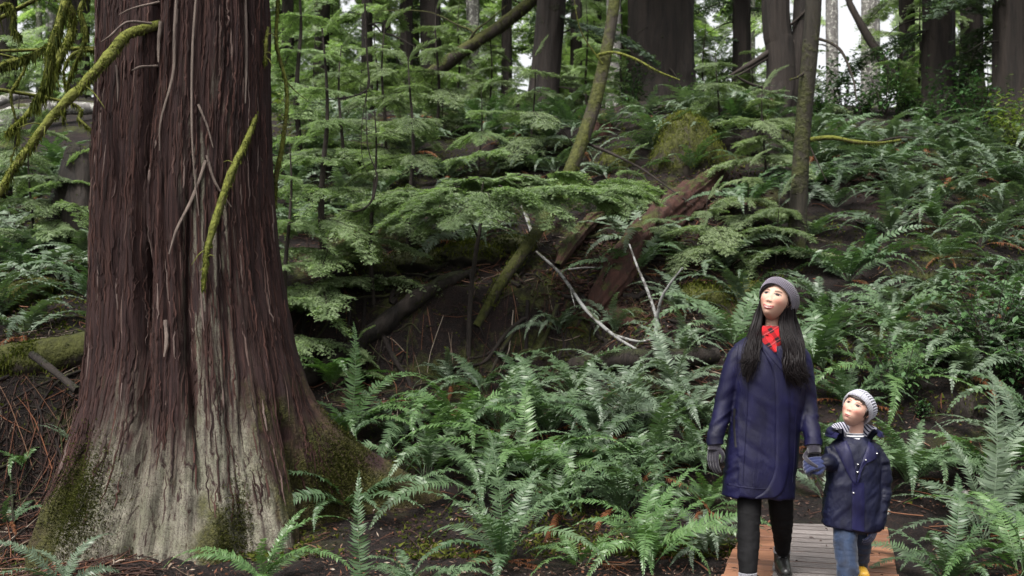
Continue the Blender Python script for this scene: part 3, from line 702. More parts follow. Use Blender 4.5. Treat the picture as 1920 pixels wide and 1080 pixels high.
def tree(px, py, Y, wpx, label, bark='bark', top=None, crown_k=None, H=13, name='conifer_tree', boughs=6, flute=.25, group=None, curve=None, seed=None, crown_s=1.0):
    """trunk through a base pixel at depth Y; top = picture column where it crosses the top of the frame"""
    b = on((px - 960) / F * Y, Y, -.25); r = wpx / F * Y / 2
    seed = seed if seed is not None else px
    tz = CAMZ + HOR / F * Y
    tx = ((px if top is None else top) - px) / F * Y
    pts = [np.zeros(3)] + [np.array(c) for c in (curve or [])] + [np.array([tx, 0, tz - b[2]]), np.array([tx * (H / max(1, tz - b[2])) * .8, 0, max(H, tz - b[2] + 2)])]
    g, C, rad = trunk_geo(pts, [r * 1.25, r * 1.03, r, r * .95, r * .6], flute=flute, seed=seed % 31)
    dead_boughs(g, C, rad, boughs, seed)
    root = empty(name, Vector(b), 0, label, 'tree', group)
    g.obj('trunk', M[bark], root)
    if crown_k is not None:
        o = link('crown', TC[crown_k], root, (tx, 0, .2)); o.rotation_euler = (0, 0, (seed * 1.7) % 6.28); o.scale = (crown_s, crown_s, crown_s)
    return root
tree(1240, 185, 24, 112, 'broad dark furrowed trunk at the crest between the leaning mossy tree and the double trunk', H=14, boughs=8, flute=.3, crown_k=4)
tree(1012, 214, 21, 48, 'dark trunk with shaggy base leaning slightly at the crest above the flat hemlock bough', top=1034, H=12, crown_k=2)
tree(812, 182, 26, 34, 'straight dark trunk crossed at its foot by the diagonal mossy dead trunk', top=806, crown_k=0)
tree(762, 96, 31, 22, 'slim dark trunk standing just left of the one crossed by the diagonal dead trunk', crown_k=2)
tree(688, 150, 25, 18, 'very slim black trunk rising among hemlock sprays right of the cedar', crown_k=3, boughs=10)
tree(1760, 246, 22, 52, 'dark trunk with pale fern-like sprays across its lower half at the right of the slope', crown_k=2, boughs=12)
tree(1822, 246, 27, 36, 'grey trunk standing between the two darkest trunks at the far right', 'bark', crown_k=0, boughs=8)
tree(1896, 290, 20, 58, 'brown dark trunk nearest the right edge above the yellow-green bush', crown_k=2, boughs=12)
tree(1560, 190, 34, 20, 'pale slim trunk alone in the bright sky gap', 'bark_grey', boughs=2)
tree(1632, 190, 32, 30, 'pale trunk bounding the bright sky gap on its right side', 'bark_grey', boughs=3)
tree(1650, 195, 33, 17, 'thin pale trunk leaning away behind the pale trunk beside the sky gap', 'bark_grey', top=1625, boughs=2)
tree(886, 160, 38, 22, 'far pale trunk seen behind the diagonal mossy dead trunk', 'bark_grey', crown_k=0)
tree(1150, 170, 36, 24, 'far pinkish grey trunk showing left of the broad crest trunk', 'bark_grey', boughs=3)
tree(604, 110, 30, 26, 'dim trunk half hidden by bright sprays right of the cedar top', crown_k=1)
tree(8, 200, 27, 40, 'dim trunk at the far left edge behind the mossy drooping boughs', crown_k=1)
tree(150, 150, 30, 30, 'dim trunk just left of the cedar behind the mossy boughs', crown_k=3)
tree(1700, 205, 29, 26, 'slender trunk behind the leaning grey pole right of the sky gap', crown_k=0, boughs=8)
tree(1390, 190, 30, 30, 'trunk in the shade behind the left stem of the double trunk', crown_k=2)
tree(1080, 180, 31, 20, 'slim trunk behind the upper part of the leaning mossy tree', crown_k=1)
tree(950, 170, 33, 18, 'slim trunk behind and left of the shaggy based dark trunk', crown_k=1)
tree(540, 140, 32, 20, 'slim trunk close beside the right side of the cedar top, far back', crown_k=3)
tree(724, 160, 34, 16, 'thinnest far trunk between the black trunk and the slim dark one', crown_k=1)

# double trunk with dark dead limbs
def double_trunk():
    b = on((1440 - 960) / F * 17.5, 17.5, -.2); q = lambda px, py, d=17.5: P(px, py, d) - b
    g, C, rad = trunk_geo([np.zeros(3), q(1448, 205), q(1464, 160), q(1462, 90), q(1454, 0), q(1450, -500)], [.36, .3, .22, .2, .19, .12], flute=.2, seed=3)
    root = empty('forked_tree', Vector(b), 0, 'dark tree forking into two stems with bare limbs, a patch of bark torn off', 'tree')
    g.obj('trunk', M['bark'], root)
    g, C, rad = trunk_geo([q(1462, 215), q(1484, 165), q(1496, 90), q(1502, 20), q(1506, -300)], [.2, .14, .12, .11, .07], 14, 40, seed=8); g.obj('stem', M['bark'], root)
    for pts, r in (([(1455, 88), (1420, 112), (1390, 130), (1362, 145)], .05), ([(1455, 100), (1420, 120), (1395, 135), (1372, 147)], .03), ([(1458, 165), (1420, 162), (1392, 150), (1375, 140)], .03), ([(1475, 168), (1500, 166), (1530, 160)], .02), ([(1460, 60), (1490, 40), (1520, 10), (1540, -10)], .025), ([(1496, 70), (1480, 90), (1462, 100)], .04)):
        h = Geo(); tube(h, [q(a, c, 17.5 - .1 * k) for k, (a, c) in enumerate(pts)], [r, r * .8, r * .3], 7, 18, .2); h.obj('branch', M['twig'], root)
    h = Geo(); n = 60; rs = np.random.RandomState(2)
    tube(h, [q(1443, 215, 17.12), q(1448, 195, 17.14), q(1452, 178, 17.2)], [.03, .07, .02], 7, 12, .3, sy=.4); h.obj('bare_wood', M['bark_red'], root)
double_trunk()

# slender mossy tree behind the woman, and the leaning mossy tree with its dark root end
def mossy_thin():
    b = G(1493, 470); Y = b[1]; q = lambda px, py, d=0: P(px, py, Y + d) - b
    root = empty('mossy_tree', Vector(b), 0, 'slender upright mossy tree with one low mossy limb, behind the woman', 'tree')
    g, C, rad = trunk_geo([q(1492, 490), q(1496, 400), q(1505, 250), q(1518, 100), q(1526, -30), q(1530, -400)], [.1, .092, .09, .088, .085, .05], 16, 60, .08, .1, 5); o = g.obj('trunk', M['bark_dim_moss'], root)
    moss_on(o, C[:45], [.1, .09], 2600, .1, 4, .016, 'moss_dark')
    for pts, r, hang, n in (([(1512, 262), (1560, 258), (1605, 266), (1650, 268), (1690, 262)], .03, .3, 700), ([(1640, 267), (1680, 258), (1720, 258)], .012, 0, 0), ([(1524, 70), (1556, 80), (1580, 100), (1600, 150), (1606, 190)], .02, .0, 100), ([(1518, 130), (1495, 145), (1480, 150)], .016, 0, 100), ([(1512, 262), (1550, 340)], .01, 0, 0)):
        h = Geo(); C = tube(h, [q(a, c, -.12 * k) for k, (a, c) in enumerate(pts)], [r, r * .8, r * .3], 7, 20, .25); o = h.obj('branch', M['twig_moss' if n > 200 else 'twig'], root)
        if n: moss_on(o, C, [r, r * .8, r * .3], n, hang, 5, .016)
mossy_thin()
def leaning_mossy():
    b = G(880, 668); top = 13.2
    g1, g2, g3 = G(893, 610)[1], G(945, 525)[1], G(1000, 448)[1]
    pts = [(893, 612, g1 - .02), (945, 522, g2 - .12), (1003, 440, min(g3 - .15, g2 + .6)), (1040, 375, b[1] + 1.9), (1072, 315, b[1] + 2.0), (1112, 205, b[1] + 2.2), (1136, 100, b[1] + 2.3), (1152, 0, b[1] + 2.4), (1170, -160, b[1] + 2.4), (1190, -500, b[1] + 2.4)]
    root = empty('leaning_tree', Vector(b), 0, 'leaning mossy tree curving up from the dark hollow past the flat hemlock bough', 'tree')
    g, C, rad = trunk_geo([P(*p) - b for p in pts], [.04, .06, .07, .075, .08, .08, .075, .07, .065, .04], 14, 90, .08, 0, 2)
    o = g.obj('trunk', M['bark_mossy'], root); moss_on(o, C[4:66], [.085, .095, .085, .07], 3600, .15, 8, .02)
    d = b[1] + 2.2
    for pp, r, n in (([(1122, 103), (1150, 98), (1190, 110), (1230, 132), (1275, 150)], .022, 260), ([(1098, 268), (1140, 285), (1200, 315), (1250, 350), (1300, 385)], .02, 0), ([(1130, 120), (1090, 60), (1075, -10)], .01, 60), ([(1086, 290), (1060, 250), (1045, 238)], .008, 0)):
        h = Geo(); C = tube(h, [P(a, c, d - .12 * k) - b for k, (a, c) in enumerate(pp)], [r, r * .75, r * .3], 7, 22, .25); o = h.obj('branch', M['twig_moss' if n else 'twig'], root)
        if n: moss_on(o, C, [r, r * .7], n, .4, 9, .016)
leaning_mossy()
def loose(name, cat, label, pts, rads, mk, moss=0, hang=.2, seg=10, n=40, rough=.2, seed=1, subs=(), mossmat='moss', size=.02):
    """a log, a fallen stem or a dead branch: pts are (column, row, depth)"""
    b = P(*pts[0]); b[2] = min(b[2], float(gz(b[0], b[1])) + .02) if name != 'dead_pole' else b[2]
    W = [P(*p) - b for p in pts]
    root = empty(name, Vector(b), 0, label, cat)
    if mk == 'bark_red':
        g, C, _r = trunk_geo(W, rads, 44, 90, .42, 0, seed)
        V = g.v[0].reshape(90, 44, 3); d_ = fbm(V[..., 0] * 9, V[..., 1] * 9, V[..., 2] * 9 + seed, 3)[..., None] * .07; V += (V - C[:, None]) * d_ * 3.5; g.v[0] = V.reshape(-1, 3)
        o = g.obj('stem', M[mk], root)
    else:
        g = Geo(); C = tube(g, W, rads, seg, n, rough, freq=5, seed=seed); o = g.obj('stem', M[mk], root)
    if moss: moss_on(o, C, rads, moss, hang, seed, size, mossmat)
    for sp, sr in subs:
        h = Geo(); tube(h, [P(*p) - b for p in sp], sr, 7, 18, .25, seed=seed + 3); h.obj('branch', M[mk], root)
    return root
loose('dead_pole', 'dead tree', 'diagonal mossy dead trunk leaning across the crest between two dark trunks', [(775, 188, 23.5), (810, 140, 23.5), (880, 88, 23), (950, 40, 22.6), (1010, -10, 22.2), (1080, -80, 22)], [.17, .16, .14, .13, .12, .1], 'bark_mossy', 1300, .2, mossmat='moss_dark', size=.04, seed=3, subs=[([(872, 92, 23), (890, 60, 22.8), (915, 40, 22.6), (950, 10, 22.6)], [.03, .01]), ([(900, 75, 23), (880, 55, 23), (860, 48, 23), (800, 22, 23), (700, 20, 23)], [.03, .02, .008])])
loose('leaning_pole', 'dead tree', 'leaning grey dead pole slanting down to the right beside the sky gap', [(1728, 222, 24), (1680, 150, 24.2), (1640, 90, 24.4), (1600, 20, 24.6), (1570, -50, 24.8)], [.13, .11, .1, .08, .05], 'bark', 0, seed=5, subs=[([(1740, 210, 24), (1770, 190, 23.6), (1790, 196, 23.4)], [.05, .02])])
def lump(name, cat, label, px, py, sx, sy, sz, mk, seed, moss, matm='moss', sink=.15, upmoss=True, mossz=.1, size=.03):
    b = G(px, py); g = Geo(); n, m = 60, 34
    ph = np.linspace(0, 2 * np.pi, n, endpoint=False); t = np.linspace(-.45 * np.pi, .5 * np.pi, m)
    PH, TT = np.meshgrid(ph, t); x, y, z = np.cos(PH) * np.cos(TT), np.sin(PH) * np.cos(TT), np.sin(TT)
    r = 1 + .22 * fbm(x * 1.6 + seed, y * 1.6, z * 1.6, 3) + .08 * fbm(x * 5 + seed, y * 5, z * 3, 3)
    V = np.stack([x * r * sx, y * r * sy, z * r * sz], -1).reshape(-1, 3)
    i = np.arange(m - 1)[:, None] * n; j = np.arange(n)[None, :]; j2 = (j + 1) % n
    g.add(V, np.stack([i + j, i + j2, i + n + j2, i + n + j], -1).reshape(-1, 4))
    root = empty(name, Vector(b) - Vector((0, 0, sink)), 0, label, cat); g.obj('body', M[mk], root)
    rs = np.random.RandomState(seed); k = rs.randint(0, len(V), moss * 4); q = V[k] + rs.normal(0, .03, (len(k), 3)); q = q[q[:, 2] > mossz * sz][:moss]
    if moss: h = Geo(); tufts_at(h, q, size, seed, .1); tag(h.obj('moss', M[matm], root), kind='stuff')
    return root
def gp(px, py, dz=0.0):
    p = G(px, py); return (px, py - dz * F / p[1], p[1])
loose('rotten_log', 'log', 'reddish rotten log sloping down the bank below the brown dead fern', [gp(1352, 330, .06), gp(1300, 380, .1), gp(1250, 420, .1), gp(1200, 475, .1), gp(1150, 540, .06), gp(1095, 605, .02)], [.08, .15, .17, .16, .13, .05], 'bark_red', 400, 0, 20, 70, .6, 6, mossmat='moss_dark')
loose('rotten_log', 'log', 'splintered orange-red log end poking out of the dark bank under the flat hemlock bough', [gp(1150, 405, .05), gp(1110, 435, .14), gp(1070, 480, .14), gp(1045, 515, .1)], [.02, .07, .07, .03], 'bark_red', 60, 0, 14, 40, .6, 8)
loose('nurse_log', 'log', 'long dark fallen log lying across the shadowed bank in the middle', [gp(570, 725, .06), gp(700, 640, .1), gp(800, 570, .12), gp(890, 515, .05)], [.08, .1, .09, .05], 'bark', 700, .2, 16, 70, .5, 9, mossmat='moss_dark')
loose('mossy_log', 'log', 'bright green mossy log lying at the far left beside the cedar base', [(-40, 690, 8.75), (50, 672, 8.8), (120, 662, 8.85), (200, 650, 8.9)], [.13, .15, .14, .12], 'bark_mossy', 5200, .3, 12, 40, .25, 2, size=.028)
loose('mossy_log', 'log', 'narrow mossy log angled up the slope at the far left edge above the thicker one', [gp(-30, 600, .1), gp(40, 572, .12), gp(100, 552, .1)], [.11, .11, .06], 'bark_mossy', 2200, .3, 10, 30, .25, 4, size=.026)
loose('silver_log', 'log', 'silvery weathered fallen log far back at the left edge', [gp(-20, 262, .2), gp(40, 248, .3), gp(110, 236, .3), gp(190, 225, .2)], [.18, .17, .14, .1], 'bark_grey', 0, seed=12, subs=[([gp(-10, 225, .3), gp(40, 218, .4), gp(80, 214, .3)], [.1, .06])])
loose('fallen_limb', 'branch', 'brown broken limb leaning against the dark earth bank left of the cedar foot', [(60, 665, 8.5), (100, 695, 8.3), (145, 732, 8.15)], [.035, .03, .03], 'bark', 60, .1, 8, 20, .2, 13)
loose('log', 'log', 'low dark log behind the fern bank with an opening under it, left of the woman', [gp(1075, 705, .1), gp(1160, 700, .12), gp(1250, 698, .12), gp(1345, 690, .12)], [.09, .1, .1, .07], 'bark', 200, .1, 10, 30, .2, 17, mossmat='moss_dark')
# roots and rotten sticks matted over the dark bank
def root_tangle(label, cx, cy, x0, x1, y0, y1, n, seed, ymin=8.5, thick=1.0):
    b = G(cx, cy, ymin); q = rnd(seed); root = empty('root_tangle', Vector(b), 0, label, 'roots')
    for k in range(n):
        px, py = q.uniform(x0, x1), q.uniform(y0, y1); e = G(px, py, ymin); W = [e + (0, 0, .02)]
        a = q.uniform(0, 6.28); st = q.uniform(.06, .3)
        for m in range(5):
            a += q.uniform(-.7, .7); e = e + np.array([math.cos(a) * st, math.sin(a) * st * .6 - .05, 0]); e[2] = float(gz(e[0], e[1])) + q.uniform(-.03, .06) * (m < 4); W.append(e.copy())
        g = Geo(); rad = (.006 + .03 * q.random() ** 2.5) * thick; tube(g, np.array(W) - b, [rad, rad * .9, rad * .7, rad * .3], 7, 30, .3, freq=9, seed=k); g.obj('root', M[('root_dark', 'bark', 'root_dark', 'bark_dim_moss')[k % 4]], root)
root_tangle('mat of dark roots and rotten sticks over the shadowed bank in the middle', 800, 560, 610, 1000, 490, 640, 44, 12)
root_tangle('dark roots matted over the earth bank between the left edge and the cedar', 80, 790, -20, 160, 690, 960, 60, 15, 6.5, .35)
root_tangle('broken sticks and roots strewn round the rotten logs and the long lichen branch', 1160, 520, 1020, 1330, 430, 640, 40, 18)
for k, (px, py, sx, sz, l) in enumerate([(700, 505, .42, .16, 'mossy lip of the dark bank, nearest the cedar'), (790, 492, .45, .18, 'mossy lip of the dark bank below the hemlock above the ledge'), (880, 478, .4, .17, 'mossy lip of the dark bank behind the forked sapling'), (960, 462, .35, .15, 'mossy lip of the dark bank beside the leaning mossy tree')]):
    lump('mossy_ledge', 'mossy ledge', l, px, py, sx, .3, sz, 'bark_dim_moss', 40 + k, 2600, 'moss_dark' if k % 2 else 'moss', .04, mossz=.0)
# pale lichen branches
d0 = G(1200, 655)[1]
loose('lichen_branch', 'branch', 'long crooked white-spotted branch lying down the bank left of the woman', [gp(1205, 668, .03), (1150, 628, d0 + .12), (1098, 580, d0 + .5), (1052, 515, d0 + 1.0), (1006, 472, d0 + 1.3)], [.010, .016, .019, .018, .013], 'lichen_branch', 0, 0, 8, 50, .25, 21, subs=[([(1150, 628, d0 + .12), (1200, 640, d0), (1250, 628, d0 - .05)], [.016, .006]), ([(1070, 545, d0 + .7), (1078, 575, d0 + .5)], [.008, .004])])
d1 = G(1228, 662)[1]
loose('lichen_branch', 'branch', 'upright forked pale lichen branch stuck in the slope left of the woman', [(1228, 668, d1), (1229, 625, d1), (1231, 598, d1), (1214, 545, d1 + .1), (1195, 500, d1 + .2), (1180, 458, d1 + .3)], [.019, .018, .018, .016, .012, .008], 'lichen_branch', 150, .1, 8, 40, .2, 22, subs=[([(1231, 598, d1), (1240, 560, d1 - .1), (1258, 530, d1 - .2), (1280, 502, d1 - .3)], [.016, .013, .009])])
loose('lichen_branch', 'branch', 'short white branch slanting under the flat hemlock bough above the splintered log', [gp(1002, 455, 0), gp(990, 430, .1), gp(976, 400, .15), gp(966, 370, .2)], [.022, .024, .02, .012], 'lichen_branch', 0, 0, 8, 24, .2, 23)
loose('lichen_branch', 'branch', 'thin white twig lying level beside the splintered log end', [gp(1045, 515, .04), gp(1090, 511, .05), gp(1135, 510, .05)], [.008, .012, .006], 'lichen_branch', 0, 0, 6, 16, .2, 24)
loose('lichen_branch', 'branch', 'curved white dead branch beside the boulder-like pale ferns above the flat bough', [gp(935, 330, .05), gp(950, 310, .2), gp(970, 300, .3)], [.012, .016, .008], 'lichen_branch', 0, 0, 6, 16, .2, 25)

# mossy hanging stems and vines between the cedar and the hemlocks
def vine(label, pts, rads, moss, hang, sub=(), mk='twig_moss'):
    b = P(*pts[0]); root = empty('hanging_vine', Vector(b), 0, label, 'vine')
    g = Geo(); C = tube(g, [P(*p) - b for p in pts], rads, 6, 46, .2, freq=14); o = g.obj('stem', M[mk], root)
    if moss: moss_on(o, C, rads, moss, hang, len(pts), .016)
    for sp, sr in sub:
        h = Geo(); tube(h, [P(*p) - b for p in sp], sr, 5, 16, .2); h.obj('shoot', M[mk], root)
vine('mossy vine hanging along the right edge of the cedar trunk', [(521, -120, 8.3), (521, 0, 8.3), (518, 80, 8.3), (535, 150, 8.25), (538, 200, 8.2), (528, 280, 8.2), (518, 330, 8.2), (516, 388, 8.2)], [.014, .015, .014, .013, .014, .018, .018, .008], 1000, .5, [([(535, 150, 8.25), (555, 172, 8.3), (578, 190, 8.4)], [.006, .002])])
vine('loop of thin bare vine with a mossy end dangling right of the cedar', [(684, -100, 9.0), (684, 0, 9.0), (688, 100, 9.0), (692, 150, 9.0), (688, 168, 9.0), (670, 178, 9.0), (640, 184, 9.0), (600, 188, 9.0)], [.006, .008, .008, .008, .007, .006, .005, .003], 0, 0, [([(690, 150, 9), (686, 200, 9), (690, 280, 9), (705, 320, 9), (706, 345, 9), (695, 380, 9), (670, 396, 9), (640, 392, 9)], [.004, .004, .005, .006, .009, .009, .006, .003]), ([(688, 168, 9), (678, 240, 9), (680, 300, 9), (692, 330, 9)], [.004, .002])], 'twig')

# moss-draped boughs reaching in from a tree beyond the left edge
def mossy_maple():
    bx = on(-4.6, 7.6, -.1); root = empty('mossy_maple', Vector(bx), 0, 'moss-draped maple with drooping boughs reaching in from beyond the left edge', 'tree')
    g, C, rad = trunk_geo([np.zeros(3), np.array([.05, 0, 1.5]), np.array([.15, 0, 3.2]), np.array([.3, 0, 5.5])], [.2, .15, .13, .08], 14, 40, .08, .2, 4); g.obj('trunk', M['bark_mossy'], root)
    def br(pts, r, n, hang, sd):
        W = [np.array([.2, 0, 3.4 + .1 * (sd % 5)])] + [P(*p) - bx for p in pts]; rads = [r] * (len(W) - 2) + [r * .7, r * .35]
        h = Geo(); C = tube(h, W, rads, 7, 60, .3, freq=10, seed=sd); o = h.obj('branch', M['twig_moss'], root); moss_on(o, C, rads, n, hang, sd, .02)
    br([(60, -60, 7.2), (120, -20, 7.1), (112, 40, 7.05), (95, 95, 7.0), (88, 150, 7.0), (60, 200, 7.0)], .028, 3400, .8, 1)
    br([(80, -40, 7.4), (128, 10, 7.3), (135, 55, 7.3), (110, 110, 7.2), (95, 160, 7.2), (45, 220, 7.1), (10, 250, 7.1)], .024, 3000, .8, 2)
    br([(-40, 125, 7.4), (20, 116, 7.4), (60, 102, 7.4), (100, 78, 7.4)], .02, 1500, .6, 3)
    br([(-30, 20, 7.3), (20, 10, 7.3), (24, 50, 7.3), (40, 70, 7.3)], .014, 900, .8, 4)
    br([(150, -40, 7.6), (150, 20, 7.6), (160, 70, 7.6), (130, 150, 7.6), (118, 230, 7.7)], .016, 1200, .7, 5)
    br([(118, 190, 8.1), (150, 225, 8.0), (188, 258, 7.9)], .014, 500, .4, 6)
    br([(180, 90, 7.9), (140, 100, 7.8), (120, 130, 7.8), (124, 165, 7.8)], .012, 700, .5, 7)
    br([(30, 110, 7.9), (20, 180, 7.9), (35, 250, 7.9), (20, 300, 7.9)], .009, 500, .6, 8)
mossy_maple()
# ------------------------------------------------------------------ stumps and the mossy mound
lump('mossy_stump', 'stump', 'big rounded stump capped with yellow-green moss below the double trunk', 1290, 300, .48, .5, .72, 'bark_mossy', 3, 9000, 'moss', .1, mossz=-.1)
lump('mossy_stump', 'stump', 'small mossy hummock beside the leaning mossy tree', 1160, 305, .3, .3, .3, 'bark_mossy', 4, 2000)
lump('mossy_stump', 'stump', 'low mossy hump under the forked pale branch, left of the woman', 1310, 560, .42, .35, .28, 'bark_mossy', 5, 3400, 'moss')
lump('root_mound', 'stump', 'dark upturned root mound in the shade at the foot of the double trunk', 1400, 262, .8, .6, .4, 'bark', 6, 2600, 'moss_dark')
lump('stump', 'stump', 'dark old stump behind the left side of the cedar', 165, 455, .4, .4, 1.25, 'bark', 7, 150, 'moss_dark')
lump('stump', 'stump', 'small grey stump with moss among shrubs to the right of the boy', 1808, 775,   .11, .11, .22, 'bark', 8, 250, 'moss', .05, mossz=.3, size=.02)
lump('red_stump', 'stump', 'crumbling rust-red stump remains behind the woman, high on the slope', 1640, 330, .3, .3, .24, 'bark_red', 9, 0)
lump('root_mound', 'stump', 'rusty crumbled rootwood just right of the leaning mossy tree at the crest', 1128, 250, .22, .22, .42, 'bark_red', 10, 0)
lump('red_stump', 'stump', 'rust-coloured rotten wood heap left of the cedar amid ferns', 130, 500, .34, .3, .24, 'bark_red', 12, 200, 'moss')
lump('mossy_stump', 'stump', 'mossy lump on the slope directly above the woman and left of the thin mossy tree', 1400, 545, .3, .3, .22, 'bark_mossy', 13, 1800)
lump('rotten_chunk', 'stump', 'crumbled red-brown rotten wood at the lower end of the rotten log', 1170, 578, .3, .25, .16, 'bark_red', 14, 0)
lump('stone', 'stone', 'pale grey stone at the path side right of the boy', 1660, 962, .035, .03, .03, 'bark_grey', 21, 0, sink=.0)
lump('stone', 'stone', 'small purplish stone on the bare soil right of the boy', 1806, 930, .045, .035, .035, 'bark_grey', 22, 0, sink=.0)

# ------------------------------------------------------------------ hemlock saplings of the understory
SG = 'hemlock saplings on the slope'
# the flat umbrella in the middle
def umbrella():
    b = G(878, 668); dz = lambda px, py, d=0: P(px, py, b[1] + d) - b
    root = empty('hemlock_sapling', Vector(b), 0, 'forked dark sapling spreading a wide flat pale green bough, in the middle', 'sapling', SG)
    g = Geo()
    tube(g, [dz(878, 690), dz(882, 560), dz(890, 490), dz(898, 440), dz(904, 405)], [.03, .026, .022, .02, .017], 8, 30, .15); 
    tube(g, [dz(904, 410), dz(925, 392, -.1), dz(960, 378, -.2), dz(1010, 368, -.25), (dz(1100, 360, -.1))], [.016, .014, .012, .009, .005], 7, 20)
    tube(g, [dz(896, 445), dz(882, 415, -.1), dz(866, 395, -.2), dz(800, 370, -.1)], [.012, .011, .009, .005], 7, 20)
    tube(g, [dz(904, 405), dz(902, 375, .1), dz(906, 340, .1)], [.014, .01, .006], 7, 12)
    g.obj('trunk', M['twig'], root)
    q = rnd(8); bs = []
    for px, py, d, az, L in [(1090, 362, -.1, .05, .75), (1050, 352, .1, .35, .8), (1040, 366, -.25, -.4, .75), (980, 366, -.2, -.6, .8), (985, 348, .15, .75, .8), (1120, 356, .2, .2, .62), (1090, 375, -.35, -.25, .62), (905, 350, .2, 1.4, .7), (905, 372, -.25, -1.5, .7), (930, 368, -.25, -.9, .75), (850, 372, -.2, -2.3, .65), (860, 360, .1, 2.5, .7), (820, 372, -.1, 3.1, .68), (830, 384, -.25, 3.5, .6), (880, 392, -.2, -2.0, .6), (880, 345, .1, 1.9, .6), (1000, 380, -.3, -1.1, .65), (940, 350, .1, 1.0, .7), (860, 410, -.3, -2.6, .5), (800, 385, 0, 2.9, .55), (1150, 350, .3, .4, .5), (1040, 340, .4, .9, .6), (960, 338, .35, 1.2, .6)]:
        for s in range(2):
            bs.append((dz(px + q.uniform(-14, 14), py - 10 + q.uniform(-12, 8), d), az + q.uniform(-.3, .3), q.uniform(-.08, .2) - .2 * max(0, -math.sin(az)), L * q.uniform(.85, 1.15), q.uniform(-.2, .2)))
    crown(bs).obj('crown', [M['hemlock_bright'], M['twig']], root)
umbrella()
def sap(px, py, h, rm, seed, label, **kw): return sapling(G(px, py), h, rm, seed, label, group=SG, **kw)
sap(608, 612, 3.1, .95, 1, 'tall thin-stemmed hemlock sapling with layered bright boughs right beside the cedar', mat='hemlock_bright', z0=.12, tiers=10)
sap(540, 700, 2.3, .8, 2, 'hemlock sapling partly hidden by the cedar, its lowest boughs reaching right over the dark bank', mat='hemlock_bright', z0=.12, tiers=7)
sap(700, 560, 2.0, .9, 3, 'bushy hemlock sapling with drooping grey-green boughs above the dark log', z0=.1, tiers=7)
sap(770, 470, 2.3, 1.0, 4, 'hemlock sapling above the mossy ledge, left of the forked sapling', z0=.12, tiers=7)
sap(900, 340, 1.3, .9, 5, 'small hemlock sapling with a bright leader standing above the flat bough', mat='hemlock_bright', z0=.25, tiers=4)
sap(640, 400, 2.2, 1.1, 6, 'broad hemlock sapling midway up the slope right of the cedar', z0=.1, tiers=6)
sap(1345, 275, 1.35, .95, 7, 'hemlock sapling growing on top of the big moss-capped stump', z0=.3, tiers=5)
sap(1432, 350, 1.25, .8, 8, 'hemlock sapling with flat shelves of foliage left of the slender mossy tree', z0=.3, tiers=5)
sap(1330, 500, .75, .85, 9, 'low grey-green hemlock sapling overhanging the rotten log', z0=.3, tiers=4, per=4)
sap(1240, 480, .55, .6, 10, 'little hemlock sapling beside the splintered log end', z0=.3, tiers=3)
sap(1460, 500, .8, .8, 11, 'low spreading hemlock sapling just above the woman and below the slender tree', z0=.25, tiers=4, per=4)
sap(1400, 440, .8, .75, 12, 'hemlock sapling between the rotten log and the slender mossy tree', z0=.25, tiers=4)
sap(665, 712, .42, .38, 13, 'tiny hemlock seedling beside the cedar flank behind the nearest fern bank', mat='hemlock_bright', z0=.25, tiers=3)
sap(60, 480, 1.3, .9, 14, 'hemlock sapling with dark boughs at the far left below the mossy limbs', z0=.2, tiers=5)
sap(130, 470, .9, .8, 15, 'short hemlock sapling touching the left side of the cedar', z0=.3, tiers=4, mat='hemlock_bright')
sap(30, 380, 1.5, 1.0, 16, 'hemlock sapling at the left edge below the silvery log', z0=.2, tiers=5)
sap(1000, 290, 1.5, 1.0, 17, 'hemlock sapling with pale boughs between the shaggy based trunk and the leaning mossy tree', z0=.15, tiers=6)
sap(820, 260, 2.2, 1.3, 18, 'hemlock sapling in front of the foot of the diagonal dead trunk', z0=.15, tiers=7)
sap(720, 320, 2.2, 1.3, 19, 'hemlock sapling below the slim black trunk', z0=.12, tiers=7, mat='hemlock')
sap(560, 330, 3.2, 1.3, 20, 'hemlock sapling rising tall against the cedar side, farther back', z0=.12, tiers=8, mat='hemlock_bright')
sap(1180, 420, .8, .7, 22, 'hemlock sapling drooping over the dark bank right of the flat bough', z0=.3, tiers=4, mat='hemlock_bright')
sap(1440, 265, .9, .8, 24, 'hemlock sapling at the foot of the double trunk', z0=.3, tiers=4)
# farther saplings are copies of five of these with their own turn and size
def copy_tree(o, parent=None):
    c = o.copy(); COL.objects.link(c)
    if parent is not None: c.parent = parent
    for ch in o.children: copy_tree(ch, c)
    return c
bank = [o for o in bpy.data.objects if o.name.startswith('hemlock_sapling') and o.parent is None]
src = [bank[k] for k in (1, 4, 7, 18, 20)]
far = [(480, 230, 26), (590, 235, 24), (640, 215, 27), (705, 225, 23), (745, 210, 27), (860, 215, 25), (920, 225, 23), (965, 205, 27), (1050, 225, 23), (1100, 205, 26), (1165, 210, 24), (1320, 205, 24), (1365, 190, 26), (1500, 230, 23), (1685, 225, 23), (1725, 215, 25), (1800, 240, 24), (1850, 255, 22), (30, 235, 25), (90, 215, 27), (160, 240, 24), (1780, 200, 28), (1880, 215, 27), (1410, 215, 22)]
near_names = ['behind the cedar trunk', 'left of the dim trunk', 'between the dim trunk and the slim black trunk', 'close to the slim black trunk', 'below the slim dark trunk', 'right of the crossed dark trunk', 'under the middle of the diagonal dead trunk', 'left of the shaggy based trunk', 'right of the shaggy based trunk', 'behind the leaning mossy tree', 'left of the broad crest trunk', 'right of the broad crest trunk', 'behind the limbs of the double trunk', 'behind the slender mossy tree', 'under the leaning grey pole', 'left of the trunk with pale sprays', 'between the grey and the spray-covered trunk', 'left of the trunk nearest the right edge', 'at the far left edge', 'behind the silvery log', 'left of the cedar below the mossy limbs', 'behind the trunk with pale sprays', 'behind the trunk nearest the right edge', 'left of the double trunk']
